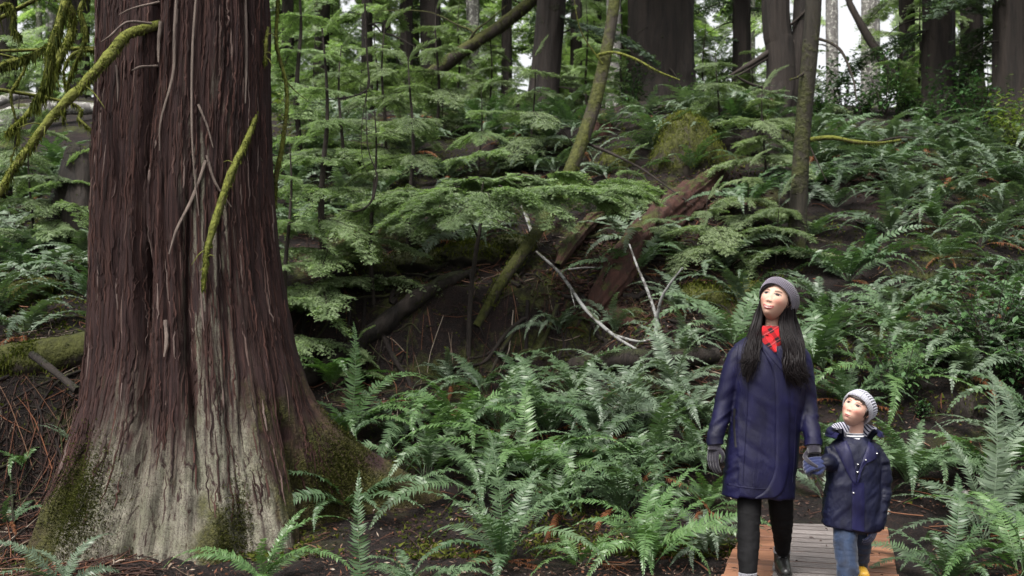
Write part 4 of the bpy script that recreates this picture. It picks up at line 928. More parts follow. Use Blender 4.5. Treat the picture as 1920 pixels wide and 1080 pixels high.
for k, (px, py, Y) in enumerate(far):
    o = copy_tree(src[k % 5]); o.location = Vector(on((px - 960) / F * Y, Y)); o.rotation_euler = (0, 0, k * 1.9); s = rr.uniform(.55, .95); o.scale = (s, s, s)
    tag(o, 'distant feathery hemlock sapling on the crest ' + near_names[k], 'sapling', 'hemlock saplings on the crest')

# ------------------------------------------------------------------ the wood beyond
def far_woods():
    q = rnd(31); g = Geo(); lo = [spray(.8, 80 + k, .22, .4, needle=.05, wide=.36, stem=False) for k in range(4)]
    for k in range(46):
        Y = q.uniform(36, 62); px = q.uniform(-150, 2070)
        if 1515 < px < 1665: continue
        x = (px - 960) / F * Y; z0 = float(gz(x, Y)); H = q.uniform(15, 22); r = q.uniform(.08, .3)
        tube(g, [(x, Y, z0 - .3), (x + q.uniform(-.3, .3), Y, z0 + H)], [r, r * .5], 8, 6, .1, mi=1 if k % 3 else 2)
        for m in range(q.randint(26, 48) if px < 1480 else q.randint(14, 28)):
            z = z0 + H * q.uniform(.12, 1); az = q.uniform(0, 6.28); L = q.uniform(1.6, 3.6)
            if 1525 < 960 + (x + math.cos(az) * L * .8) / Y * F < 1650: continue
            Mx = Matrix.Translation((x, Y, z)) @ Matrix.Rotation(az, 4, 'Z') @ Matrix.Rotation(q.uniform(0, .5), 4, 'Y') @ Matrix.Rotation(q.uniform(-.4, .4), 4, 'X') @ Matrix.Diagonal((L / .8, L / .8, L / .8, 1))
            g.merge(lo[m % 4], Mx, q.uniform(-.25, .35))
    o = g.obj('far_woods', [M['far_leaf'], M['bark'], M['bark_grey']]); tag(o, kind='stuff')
far_woods()

# ------------------------------------------------------------------ broad-leaved shrubs
def shrub_mesh(name, seed, h, n, leaf, mat):
    q = rnd(seed); g = Geo(); rs = np.random.RandomState(seed)
    for k in range(9):
        az = q.uniform(0, 6.28); l = h * q.uniform(.6, 1.1); d = np.array([math.cos(az), math.sin(az), 0]) * q.uniform(.2, .6)
        pts = [np.zeros(3), d * l * .4 + (0, 0, l * .5), d * l * .9 + (0, 0, l)]; C = tube(g, pts, [.008, .005, .002], 5, 16, mi=1)
        for m in range(n):
            c = C[q.randint(4, 15)] + np.array([q.gauss(0, 1), q.gauss(0, 1), q.gauss(0, .7)]) * .12 * h
            a = q.uniform(0, 6.28); e = q.uniform(-.7, .5); s = leaf * q.uniform(.6, 1.3)
            D = np.array([math.cos(a) * math.cos(e), math.sin(a) * math.cos(e), math.sin(e)]); S = np.cross(D, (0, 0, 1)); S /= np.linalg.norm(S); N = np.cross(S, D)
            V = [c, c + D * s * .35 + S * s * .27 - N * .0, c + D * s * .75 + S * s * .2, c + D * s * 1.05 - N * s * .15, c + D * s * .75 - S * s * .2, c + D * s * .35 - S * s * .27, c + D * s * .4 - N * s * .07, c + D * s * .75 - N * s * .1]
            g.add(V, [(0, 1, 6), (1, 2, 7, 6), (2, 3, 7), (3, 4, 7), (4, 5, 6, 7), (5, 0, 6)], 0, q.random())
    return g.mesh(name, [M[mat], M['twig']])
SHR = [shrub_mesh('salal_bush', 1, .6, 34, .075, 'salal'), shrub_mesh('salal_bush', 2, .85, 40, .08, 'salal'), shrub_mesh('low_salal', 3, .3, 16, .07, 'salal')]
YEL = shrub_mesh('yellow_bush', 4, .7, 34, .07, 'yellow_leaf')
def shrub(me, px, py, s, label, Y=None, cat='shrub', name='salal_shrub', grp='salal shrubs'):
    p = G(px, py) if Y is None else on((px - 960) / F * Y, Y)
    o = link(name, me, None, Vector(p)); o.scale = (s, s, s); o.rotation_euler = (0, 0, (px * .37) % 6.28); tag(o, label, cat, grp)
for k, (px, Y, s, l) in enumerate([(1540, 22, 1.3, 'glossy-leaved shrub under the left side of the sky gap'), (1580, 23, 1.5, 'glossy-leaved shrub under the middle of the sky gap'), (1620, 22, 1.4, 'glossy-leaved shrub at the foot of the pale trunk by the sky gap'), (1660, 21, 1.4, 'glossy-leaved shrub below the leaning grey pole'), (1700, 21.5, 1.3, 'glossy-leaved shrub left of the trunk with pale sprays'), (1790, 19.5, 1.3, 'glossy-leaved shrub right of the trunk with pale sprays'), (1745, 18.5, 1.2, 'glossy-leaved shrub in front of the trunk with pale sprays'), (1185, 21, 1.1, 'glossy-leaved shrub at the left foot of the broad crest trunk'), (1290, 21, 1.1, 'glossy-leaved shrub at the right foot of the broad crest trunk'), (1840, 18.5, 1.2, 'glossy-leaved shrub left of the yellow-green bush')]):
    shrub(SHR[k % 2], px, 0, s, l, Y)
for k, (px, py, s, l) in enumerate([(1772, 700, 1.0, 'salal bush with broad pale leaves up and to the right of the boy'), (1850, 690, 1.1, 'salal bush above the small grey stump'), (1895, 740, .9, 'salal bush at the right edge level with the boy'), (1690, 760, .7, 'small salal plant right of the boy beanie'), (1730, 790, .6, 'low salal plant between the boy and the small grey stump'), (1905, 655, 1.0, 'salal bush at the right edge level with the woman')]):
    shrub(SHR[(k + 1) % 3 if k > 2 else k % 2], px, py, s, l)
for px, Y, s, l in ((1885, 17.2, 1.2, 'yellow-green bush at the foot of the trunk nearest the right edge'), (1910, 16.4, .9, 'smaller yellow-green bush at the right edge'), (530, 20, 1.0, 'yellow-green bush hard against the right side of the cedar')):
    shrub(YEL, px, 0, s, l, Y, 'bush', 'yellow_bush', 'yellow-green bushes')
# ------------------------------------------------------------------ sword ferns near the path, each with its own fronds
NF = [  # column, row, fronds, size, colour, dead fronds, label
 (492, 1092, 7, .46, 'fern_lush', 0, 'bright fern with few arching fronds against the mossy front foot of the cedar'),
 (682, 1130, 4, .46, 'fern', 0, 'fern at the bottom edge with one pale frond standing straight up'),
 (775, 1110, 5, .34, 'fern', 1, 'small fern at the bottom edge right of the single upright frond'),
 (120, 1108, 6, .42, 'fern_pale', 0, 'dim fern in the shade at the bottom left corner before the cedar'),
 (150, 880, 4, .3, 'fern_pale', 1, 'small dull fern tucked against the left flank of the cedar foot'),
 (20, 985, 5, .34, 'fern', 1, 'small dark fern at the left edge above the bottom corner fern'),
 (48, 880, 3, .34, 'fern_lush', 0, 'lone short frond plant on the dark earth bank left of the cedar foot'),
 (945, 1058, 12, .58, 'fern', 4, 'fern with a tall upright frond and rusty dead fronds, at the middle bottom edge'),
 (1090, 1062, 6, .4, 'fern_lush', 1, 'small bright fern between the rusty fern and the big open fern at the bottom'),
 (1222, 1056, 15, .56, 'fern_lush', 1, 'big open bright fern at the bottom edge left of the boardwalk'),
 (1330, 1040, 8, .42, 'fern_pale', 1, 'pale fern tight against the left edge of the boardwalk'),
 (1320, 960, 7, .4, 'fern_lush', 1, 'small fern beside the far left end of the boardwalk by the woman legs'),
 (1170, 965, 11, .58, 'fern', 2, 'fern directly behind the big open bright fern'),
 (1050, 965, 11, .62, 'fern', 1, 'fern behind and right of the rusty fern, its fronds reaching left'),
 (905, 925, 11, .66, 'fern', 0, 'fern with long low fronds up the bank behind the rusty fern'),
 (1000, 900, 13, .72, 'fern_lush', 1, 'largest fern in the middle of the bank, with long bright fronds swept left'),
 (800, 890, 8, .58, 'fern', 0, 'fern at the front left of the bank, facing the cedar root'),
 (1110, 890, 12, .66, 'fern', 1, 'full fern in the bank above the big open bright fern'),
 (1220, 895, 12, .66, 'fern', 1, 'full fern in the bank just left of the woman dangling glove'),
 (1300, 880, 10, .6, 'fern', 1, 'fern half hidden behind the woman dangling glove'),
 (655, 825, 11, .62, 'fern_lush', 0, 'fern close against the right flank of the cedar with one upright frond'),
 (745, 830, 9, .6, 'fern', 1, 'fern right of the one against the cedar flank, with level fronds'),
 (850, 822, 12, .66, 'fern_lush', 0, 'bright fern in the back row of the bank right of the cedar flank'),
 (940, 812, 11, .62, 'fern', 1, 'fern in the back row of the bank straight below the dark hollow'),
 (1030, 818, 11, .64, 'fern', 1, 'fern in the back row of the bank below the long lichen branch'),
 (1120, 812, 12, .66, 'fern_pale', 2, 'grey-green fern in the back row of the bank below the forked branch'),
 (1205, 808, 12, .66, 'fern_pale', 1, 'grey-green arching fern in the back row left of the woman coat'),
 (1290, 800, 11, .64, 'fern_pale', 1, 'arching fern touching the left sleeve of the woman coat'),
 (1340, 830, 9, .56, 'fern', 1, 'fern showing behind the woman left sleeve and coat side'),
 (975, 748, 8, .56, 'fern', 0, 'tall arched fern on the dark soil above the back row, right of the hollow'),
 (1075, 742, 9, .62, 'fern', 0, 'upright arched fern before the low dark log, its tip bending left'),
 (1165, 748, 9, .64, 'fern_pale', 0, 'high arched fern before the low dark log, nearest to the woman'),
 (1262, 742, 9, .6, 'fern_pale', 1, 'grey-green fern at the right end of the low dark log'),
 (845, 728, 6, .52, 'fern_pale', 1, 'dull small fern on the shaded soil at the left of the dark hollow'),
 (910, 738, 5, .5, 'fern', 1, 'dull fern with two level fronds on the shaded soil under the forked sapling'),
 (1050, 628, 8, .52, 'fern_pale', 0, 'drooping grey fern up the dark bank beneath the long lichen branch'),
 (1150, 628, 7, .5, 'fern_pale', 0, 'drooping grey fern up the dark bank right of the long lichen branch'),
 (1275, 668, 8, .5, 'fern_pale', 1, 'grey fern at the foot of the forked lichen branch'),
 (1705, 905, 17, .62, 'fern', 1, 'dense drooping fern right behind the boy shoulder'),
 (1848, 1010, 11, .74, 'fern_pale', 2, 'big pale fern with tall upright fronds near the bottom right corner'),
 (1775, 1096, 11, .5, 'fern', 2, 'fern at the bottom edge right of the boardwalk'),
 (1915, 1078, 9, .6, 'fern_lush', 1, 'bright fern in the bottom right corner'),
 (1905, 860, 9, .66, 'fern_pale', 1, 'fern at the right edge with broad fronds arching left over bare soil'),
 (1590, 762, 10, .6, 'fern', 2, 'fern between the woman and the boy beanie, fronds arching both ways'),
 (1662, 735, 9, .68, 'fern_lush', 1, 'fern above the boy with two bold fronds arching right'),
 (1925, 965, 9, .6, 'fern', 1, 'fern cut by the right edge behind the big pale upright fern'),
 (1545, 850, 8, .5, 'fern', 1, 'fern showing in the gap between the woman sleeve and the boy hood'),
 (1545, 935, 6, .36, 'fern_pale', 1, 'small fern beyond the boardwalk end in the gap between woman and boy'),
]
FIX = {0: [(0.3, 1, .5, -.2), (-.5, 2, .55, 0), (2.9, 2, .5, .1), (1.3, 0, .4, -.1), (-1.2, 5, .4, .1)], 1: [(1.5, 7, .52, -.12), (3.4, 2, .3, .2), (-.3, 2, .3, .2)],
       7: [(2.0, 7, .64, .05), (1.2, 0, .6, 0), (3.6, 2, .55, .1)], 15: [(2.9, 2, .95, .1), (3.3, 1, .9, .1), (2.5, 2, .8, .15), (1.4, 0, .75, 0)], 20: [(2.0, 7, .72, .05), (.1, 2, .65, 0), (-.3, 1, .7, .1)],
       39: [(1.6, 7, .88, .0), (.7, 0, .85, .05), (2.3, 7, .6, .1), (.2, 1, .8, 0)], 29: [(2.2, 1, .7, 0), (0.2, 1, .6, 0)], 31: [(.1, 1, .75, -.1), (2.6, 1, .7, 0)], 30: [(2.6, 3, .72, -.1), (.4, 1, .6, 0)],
       44: [(.1, 1, .8, .1), (.3, 2, .8, .1), (2.8, 1, .6, 0)]}
taken = []
for k, (px, py, n, s, mk, dead, lab) in enumerate(NF):
    p = G(px, py); taken.append((p[0], p[1]))
    fern_near(p, n, s * 1.5, mk, 500 + k, lab, dead, fixed=[(a, b, c * 1.45, d) for a, b, c, d in FIX.get(k, [])], lean=(0, .12), group='sword ferns near the path')

# ------------------------------------------------------------------ the fern slope: single plants, each one object
LM = [(1620, 760, 'the boy beanie'), (1460, 540, 'the woman beanie'), (1500, 400, 'the slender mossy tree'), (1230, 600, 'the forked lichen branch'), (1100, 580, 'the long lichen branch'), (1300, 385, 'the rotten log'), (1290, 260, 'the big moss-capped stump'),
      (1450, 210, 'the double trunk'), (1762, 230, 'the trunk with pale sprays'), (1640, 330, 'the rust-red stump'), (1892, 270, 'the trunk nearest the right edge'), (1885, 320, 'the yellow-green bush'), (1808, 760, 'the small grey stump'), (1660, 700, 'the fern with two bold fronds'),
      (1700, 268, 'the low mossy limb tip'), (1240, 170, 'the broad crest trunk'), (1090, 290, 'the leaning mossy tree'), (905, 300, 'the small sapling with a bright leader'), (1000, 350, 'the flat hemlock bough'), (130, 500, 'the rust-coloured wood heap'), (60, 665, 'the bright green mossy log'),
      (50, 575, 'the narrow mossy log'), (80, 240, 'the silvery log'), (185, 400, 'the dark old stump'), (780, 470, 'the forked dark sapling'), (700, 640, 'the long dark log'), (1310, 550, 'the low mossy hump'), (1772, 690, 'the pale salal bush'), (1600, 560, 'the woman hat tail'), (1900, 500, 'the middle of the right edge'),
      (1750, 450, 'the open middle of the fern slope'), (1850, 610, 'the salal at the right edge'), (1600, 430, 'the foot of the slender mossy tree'), (1800, 350, 'the upper fern slope'), (1012, 205, 'the shaggy based trunk'), (990, 830, 'the largest fern of the near bank'), (1220, 1000, 'the big open bright fern'), (800, 800, 'the fern facing the cedar root'), (655, 770, 'the fern against the cedar flank'), (1330, 870, 'the woman dangling glove'), (1165, 720, 'the high arched fern'), (945, 990, 'the rusty-fronded fern'), (1850, 960, 'the big pale upright fern'), (1705, 870, 'the dense fern behind the boy'), (1680, 600, 'the slope above the boy')]
q = rnd(9); cand = []
def region(x0, x1, y0, y1, dmin, tries, mind=7.6):
    for _ in range(tries):
        px, py = q.uniform(x0, x1), q.uniform(y0, y1)
        p = G(px, py, 7.0)
        if p[1] > 30 or p[1] < mind: continue
        if abs(p[0] - (1.9 + .295 * (p[1] - 6.1))) < .85 and p[1] < 9: continue
        if any((p[0] - a) ** 2 + (p[1] - b) ** 2 < dmin * dmin for a, b in taken): continue
        taken.append((p[0], p[1])); cand.append((p, px, py))
region(610, 1345, 705, 965, .6, 260)
NB = len(cand)
region(1690, 1940, 830, 1075, .5, 60, 5.0)
NG = len(cand)
region(1515, 1945, 262, 720, .52, 3000)
region(1720, 1945, 640, 800, .6, 60)
region(1180, 1515, 440, 700, .62, 160)
region(900, 1320, 232, 330, .6, 220)
region(-20, 190, 320, 640, .62, 260)
region(530, 900, 290, 470, .8, 60)
region(600, 900, 215, 300, .9, 60)
region(1320, 1500, 300, 440, .8, 40)
region(1190, 1500, 195, 300, .6, 60)
region(960, 1240, 560, 690, .75, 30)
cand = cand[:240]; green = {id(c) for c in [x[0] for x in cand[:NG]]}
rank = {}
for p, px, py in cand:
    best = min(LM, key=lambda l: (l[0] - px) ** 2 + 1.6 * (l[1] - py) ** 2)
    dx, dy = px - best[0], py - best[1]
    a = math.degrees(math.atan2(-dy, dx)) % 360
    d = ['right of', 'up and right of', 'above', 'up and left of', 'left of', 'down and left of', 'below', 'down and right of'][int((a + 22.5) // 45) % 8]
    rank.setdefault((d, best[2]), []).append((dx * dx + 1.6 * dy * dy, p, px, py))
ords = ['closest', 'second closest', 'third closest', 'fourth closest', 'fifth closest', 'sixth closest', 'seventh closest', 'eighth closest', 'ninth closest', 'tenth closest'] + ['farther'] * 40
k = 0
for (d, nm), L in rank.items():
    L.sort(key=lambda t: t[0])
    for i, (_, p, px, py) in enumerate(L):
        v = k % len(CLUMPS); k += 1
        s = q.uniform(.8, 1.2) * (1.0 if p[1] < 14 else 1.05)
        gr = id(p) in green
        if gr: s = q.uniform(.75, 1.0)
        o = link('sword_fern', CLUMPS_GREEN[k % 5] if gr else CLUMPS[v], None, Vector(p) - Vector((0, 0, .03))); o.rotation_euler = (q.uniform(.0, .3), q.uniform(-.15, .15), q.uniform(0, 6.28)); o.scale = (s, s, s * q.uniform(.75, 1.0))
        brown = v in (1, 2, 4, 5, 7, 8)
        tag(o, '%s arching %s fern %s %s' % ('sole' if len(L) == 1 else ords[i], 'green' if gr else 'grey-green', d, nm), 'fern', 'sword ferns carpeting the slope')

# ------------------------------------------------------------------ litter: twigs, dead leaves and needles
def litter():
    rs = np.random.RandomState(4)
    t = NT('litter'); f = t.attr('tone')
    col = t.ramp(f, [(0, (.012, .006, .005)), (.4, (.04, .018, .012)), (.7, (.11, .042, .02)), (.88, (.12, .085, .06)), (1, (.26, .22, .18))])
    m = t.end(t.pbr(col, .8, spec=.25))
    g = Geo(); n = 60000
    px = rs.uniform(-60, 1980, n); Y = 4.6 + 10.5 * rs.random_sample(n) ** 1.2
    x = (px - 960) / F * Y; z = gz(x, Y) + .02
    ok = np.abs(x - (1.9 + .295 * (Y - 6.1))) > .52; ok |= Y > 7.75
    x, Y, z = x[ok], Y[ok], z[ok]; n = len(x)
    a = rs.uniform(0, 6.28, n); l = rs.uniform(.006, .022, n); w2 = l * rs.uniform(.1, .5, n); tn = rs.random_sample(n) ** 1.6
    D = np.stack([np.cos(a), np.sin(a), rs.normal(.15, .3, n)], -1) * l[:, None]; S = np.stack([-np.sin(a), np.cos(a), rs.normal(0, .4, n)], -1) * w2[:, None]
    c = np.stack([x, Y, z], -1)
    V = np.stack([c - D, c + S, c + D, c - S], 1).reshape(-1, 3)
    g.add(V, np.arange(4 * n).reshape(-1, 4), 0, np.repeat(tn, 4))
    for k in range(3400):
        Yk = 4.8 + 10 * rs.random_sample() ** 1.5; xk = (rs.uniform(-60, 1980) - 960) / F * Yk
        if k > 1000: Yk = rs.uniform(8.6, 13.5); xk = (rs.uniform(560, 1380) - 960) / F * Yk
        if k > 2600: Yk = rs.uniform(6.4, 9.2); xk = (rs.uniform(-30, 260) - 960) / F * Yk
        if abs(xk - (1.9 + .295 * (Yk - 6.1))) < .6 and Yk < 7.8: continue
        a = rs.uniform(0, 6.28); l = rs.uniform(.06, .35) * (1.8 if k > 2000 else 1); d = np.array([math.cos(a), math.sin(a), 0])
        pts = []
        for u in (-.5, 0, .5):
            e = d * l * u + np.array([rs.normal(0, .02), rs.normal(0, .02), 0]) + np.array([xk, Yk, 0]); e[2] = float(gz(e[0], e[1])) + rs.uniform(.012, .05); pts.append(e)
        r = rs.uniform(.002, .006); tube(g, pts, [r, r * .9, r * .4], 4, 5, tone=rs.uniform(.05, 1.0) ** (1.5 if k < 1000 else 2.4), cap=False)
    # crumbled wood and bark flakes fallen from the rotten logs
    for cx, cy, sx, sy, nn in ((1120, 470, 60, 40, 500), (1250, 440, 70, 40, 700), (1180, 570, 60, 30, 900), (1080, 540, 60, 40, 300), (1330, 370, 40, 25, 300), (1640, 340, 30, 15, 250)):
        for k in range(nn):
            e = G(cx + rs.normal() * sx, cy + rs.normal() * sy, 7.5); l = rs.uniform(.015, .07); Mx = Euler((rs.normal(0, .5), rs.normal(0, .5), rs.uniform(0, 6.28))).to_matrix().to_4x4()
            box(g, e + (0, 0, .02), (l, l * rs.uniform(.2, .5), l * .15), Mx, 1, rs.random_sample())
    tag(g.obj('forest_litter', [m, M['bark_red']]), kind='stuff')
    # debris lying on the boardwalk
    g = Geo()
    for k in range(90):
        y = rs.uniform(-3.2, -.02); xx = rs.uniform(-.45, .45); a = rs.uniform(0, 6.28); l = rs.uniform(.006, .022)
        tube(g, [(xx - math.cos(a) * l, y - math.sin(a) * l, .013), (xx, y, .017), (xx + math.cos(a) * l, y + math.sin(a) * l, .013)], [.002, .004, .001], 5, 5, tone=rs.uniform(0, .4))
    o = g.obj('needle_litter', m); o.location = (2.132, 7.72, 0); o.rotation_euler = (0, 0, -math.atan2(.295, 1)); tag(o, kind='stuff')
    # mossy ground cover on the bank
    g = Geo(); n = 60000; px = rs.uniform(-60, 1980, n); Y = 7.0 + 12 * rs.random_sample(n) ** 1.4; x = (px - 960) / F * Y
    k = fbm(x * 1.1, Y * 1.1, 5.0, 3) + .1 * rs.normal(size=n) + .45 * (x < -2.7) * (Y < 9.5) > .12; x, Y = x[k], Y[k]
    k = (np.abs(x - (1.9 + .295 * (Y - 6.1))) > .6) | (Y > 7.9); x, Y = x[k], Y[k]
    tufts_at(g, np.stack([x, Y, gz(x, Y) + .01], -1), .04, 6, 0)
    tag(g.obj('moss_cover', M['moss']), kind='stuff')
litter()

# fern growth continuing where the photograph does not reach: behind the cedar and past the right edge
def undergrowth():
    q = rnd(55); g = Geo()
    spots = [on(q.uniform(-4.6, -2.3), q.uniform(9.6, 15)) for _ in range(16)] + [on((q.uniform(1990, 2500) - 960) / F * y, y) for y in [q.uniform(7.5, 20) for _ in range(34)]]
    for n, p in enumerate(spots):
        for k in range(11):
            Mx = Matrix.Translation(Vector(p)) @ Matrix.Rotation(k * 2.4 + q.uniform(-.3, .3), 4, 'Z') @ Matrix.Rotation(q.uniform(-.3, .3), 4, 'X')
            frond(q.uniform(.7, 1.05), 20, R(q.uniform(40, 80)), R(q.uniform(-85, -15)), .1, 9000 + n * 20 + k, q.uniform(-.1, .1), 1.2, g, 0, Mx)
    tag(g.obj('undergrowth', M['fern_pale']), kind='stuff')
undergrowth()
# ------------------------------------------------------------------ the woman and the boy
def limb(g, pts, rads, seg=18, n=None, sx=1.0, sy=1.0):
    """closed tapering limb with round ends"""
    pts = np.asarray(pts, float); n = n or len(pts) * 6
    C = catmull(pts, n); r = np.interp(np.linspace(0, 1, n), np.linspace(0, 1, len(rads)), rads)
    t0 = C[0] - C[1]; t0 /= np.linalg.norm(t0); t1 = C[-1] - C[-2]; t1 /= np.linalg.norm(t1)
    a = np.array([.97, .8, .5, .15]); b = np.sqrt(1 - a ** 2)
    pre = [C[0] + t0 * r[0] * b[k] for k in (3, 2, 1)]; post = [C[-1] + t1 * r[-1] * b[k] for k in (1, 2, 3)]
    C2 = np.vstack([pre, C, post]); r2 = np.concatenate([[r[0] * a[3], r[0] * a[2], r[0] * a[1]], r, [r[-1] * a[1], r[-1] * a[2], r[-1] * a[3]]])
    T, A, B = frames(C2); th = np.linspace(0, 2 * np.pi, seg, endpoint=False)
    V = (C2[:, None] + (A[:, None] * np.cos(th)[None, :, None] * sx + B[:, None] * np.sin(th)[None, :, None] * sy) * r2[:, None, None]).reshape(-1, 3)
    m = len(C2); i = np.arange(m - 1)[:, None] * seg; j = np.arange(seg)[None, :]; j2 = (j + 1) % seg
    g.add(V, np.stack([i + j, i + j2, i + seg + j2, i + seg + j], -1).reshape(-1, 4))
    g.add(V[:seg], [tuple(range(seg))[::-1]]); g.add(V[-seg:], [tuple(range(seg))])
def loft(g, rings, seg=40, n=None):
    """rings: (cx, cy, cz, rx, ry); closed"""
    K = np.asarray(rings, float); n = n or len(K) * 4; K = catmull(K, n); K[:, 3:] = np.maximum(K[:, 3:], .002)
    th = np.linspace(0, 2 * np.pi, seg, endpoint=False); c, s = np.cos(th), np.sin(th)
    c2 = np.sign(c) * np.abs(c) ** .85; s2 = np.sign(s) * np.abs(s) ** .85
    V = np.stack([K[:, 0:1] + K[:, 3:4] * c2, K[:, 1:2] + K[:, 4:5] * s2, np.repeat(K[:, 2:3], seg, 1)], -1).reshape(-1, 3)
    i = np.arange(n - 1)[:, None] * seg; j = np.arange(seg)[None, :]; j2 = (j + 1) % seg
    g.add(V, np.stack([i + j, i + j2, i + seg + j2, i + seg + j], -1).reshape(-1, 4))
    g.add(V[:seg], [tuple(range(seg))[::-1]]); g.add(V[-seg:], [tuple(range(seg))])
def fuse(g, voxel, it=4, fac=.5):
    """one continuous surface from overlapping closed shapes: returns vertices and faces"""
    me = g.mesh('fuse', []); o = link('fuse', me)
    m = o.modifiers.new('r', 'REMESH'); m.mode = 'VOXEL'; m.voxel_size = voxel
    if it: s = o.modifiers.new('s', 'SMOOTH'); s.factor = fac; s.iterations = it
    dg = bpy.context.evaluated_depsgraph_get(); e = o.evaluated_get(dg); q = e.to_mesh()
    V = np.empty(len(q.vertices) * 3, np.float32); q.vertices.foreach_get('co', V)
    Nn = np.empty(len(q.vertices) * 3, np.float32); q.vertices.foreach_get('normal', Nn)
    Fc = [tuple(p.vertices) for p in q.polygons]
    e.to_mesh_clear(); bpy.data.objects.remove(o); bpy.data.meshes.remove(me)
    return V.reshape(-1, 3).astype(float), Nn.reshape(-1, 3).astype(float), Fc
def put(name, V, Fc, m, parent, smooth=True):
    g = Geo(); g.add(V, np.array(Fc) if all(len(f) == 4 for f in Fc) else Fc); return g.obj(name, m, parent, smooth=smooth)
def wrinkle(V, N, amp, fx, fy, fz, seed, mask=1.0, sharp=True):
    n = fbm(V[:, 0] * fx + seed, V[:, 1] * fy, V[:, 2] * fz, 4)
    if sharp: n = .6 - 2.2 * np.abs(n)
    return V + N * (amp * n * mask)[:, None]
def bvh_of(V, Fc): return BVHTree.FromPolygons([Vector(v) for v in V], Fc)
def sheet(name, bvh, outline_l, outline_r, off, thick, m, parent, n=60, k=10, back=.5, jit=0.0, seed=0):
    """a strip of cloth laid on the front of a garment between two (x, z) outlines"""
    A = catmull([(a, 0, b) for a, b in outline_l], n); B = catmull([(a, 0, b) for a, b in outline_r], n)
    g = Geo(); rows = []
    for u in np.linspace(0, 1, k):
        C = A * (1 - u) + B * u; row = []
        for i, c in enumerate(C):
            h = bvh.ray_cast(Vector((c[0], -2, c[2])), Vector((0, 1, 0)))
            y = h[0].y if h[0] is not None else (row[-1][1] if row else -.1)
            e = min(u, 1 - u) * (k - 1)
            row.append((c[0], y - off * (.55 if e < .5 else 1.0), c[2]))
        rows.append(row)
    V = np.array(rows).transpose(1, 0, 2).copy()
    for _ in range(3):
        W2 = V.copy(); W2[1:-1] = .25 * V[:-2] + .5 * V[1:-1] + .25 * V[2:]; V[..., 1] = np.minimum(W2[..., 1], V[..., 1] + .003)
    i = np.arange(n - 1)[:, None] * k; j = np.arange(k - 1)[None, :]
    Q = np.stack([i + j, i + k + j, i + k + j + 1, i + j + 1], -1).reshape(-1, 4)
    V1 = V.reshape(-1, 3); V2 = V1 + np.array([0, thick, 0])
    g.add(V1, Q); g.add(V2, Q[:, ::-1])
    bd = list(range(k)) + [r * k + k - 1 for r in range(1, n)] + [(n - 1) * k + c for c in range(k - 2, -1, -1)] + [r * k for r in range(n - 2, 0, -1)]
    q = Geo(); q.add(np.vstack([V1[bd], V2[bd]]), [(a, a + len(bd), (a + 1) % len(bd) + len(bd), (a + 1) % len(bd)) for a in range(len(bd))])
    g.merge(q)
    return g.obj(name, m, parent)

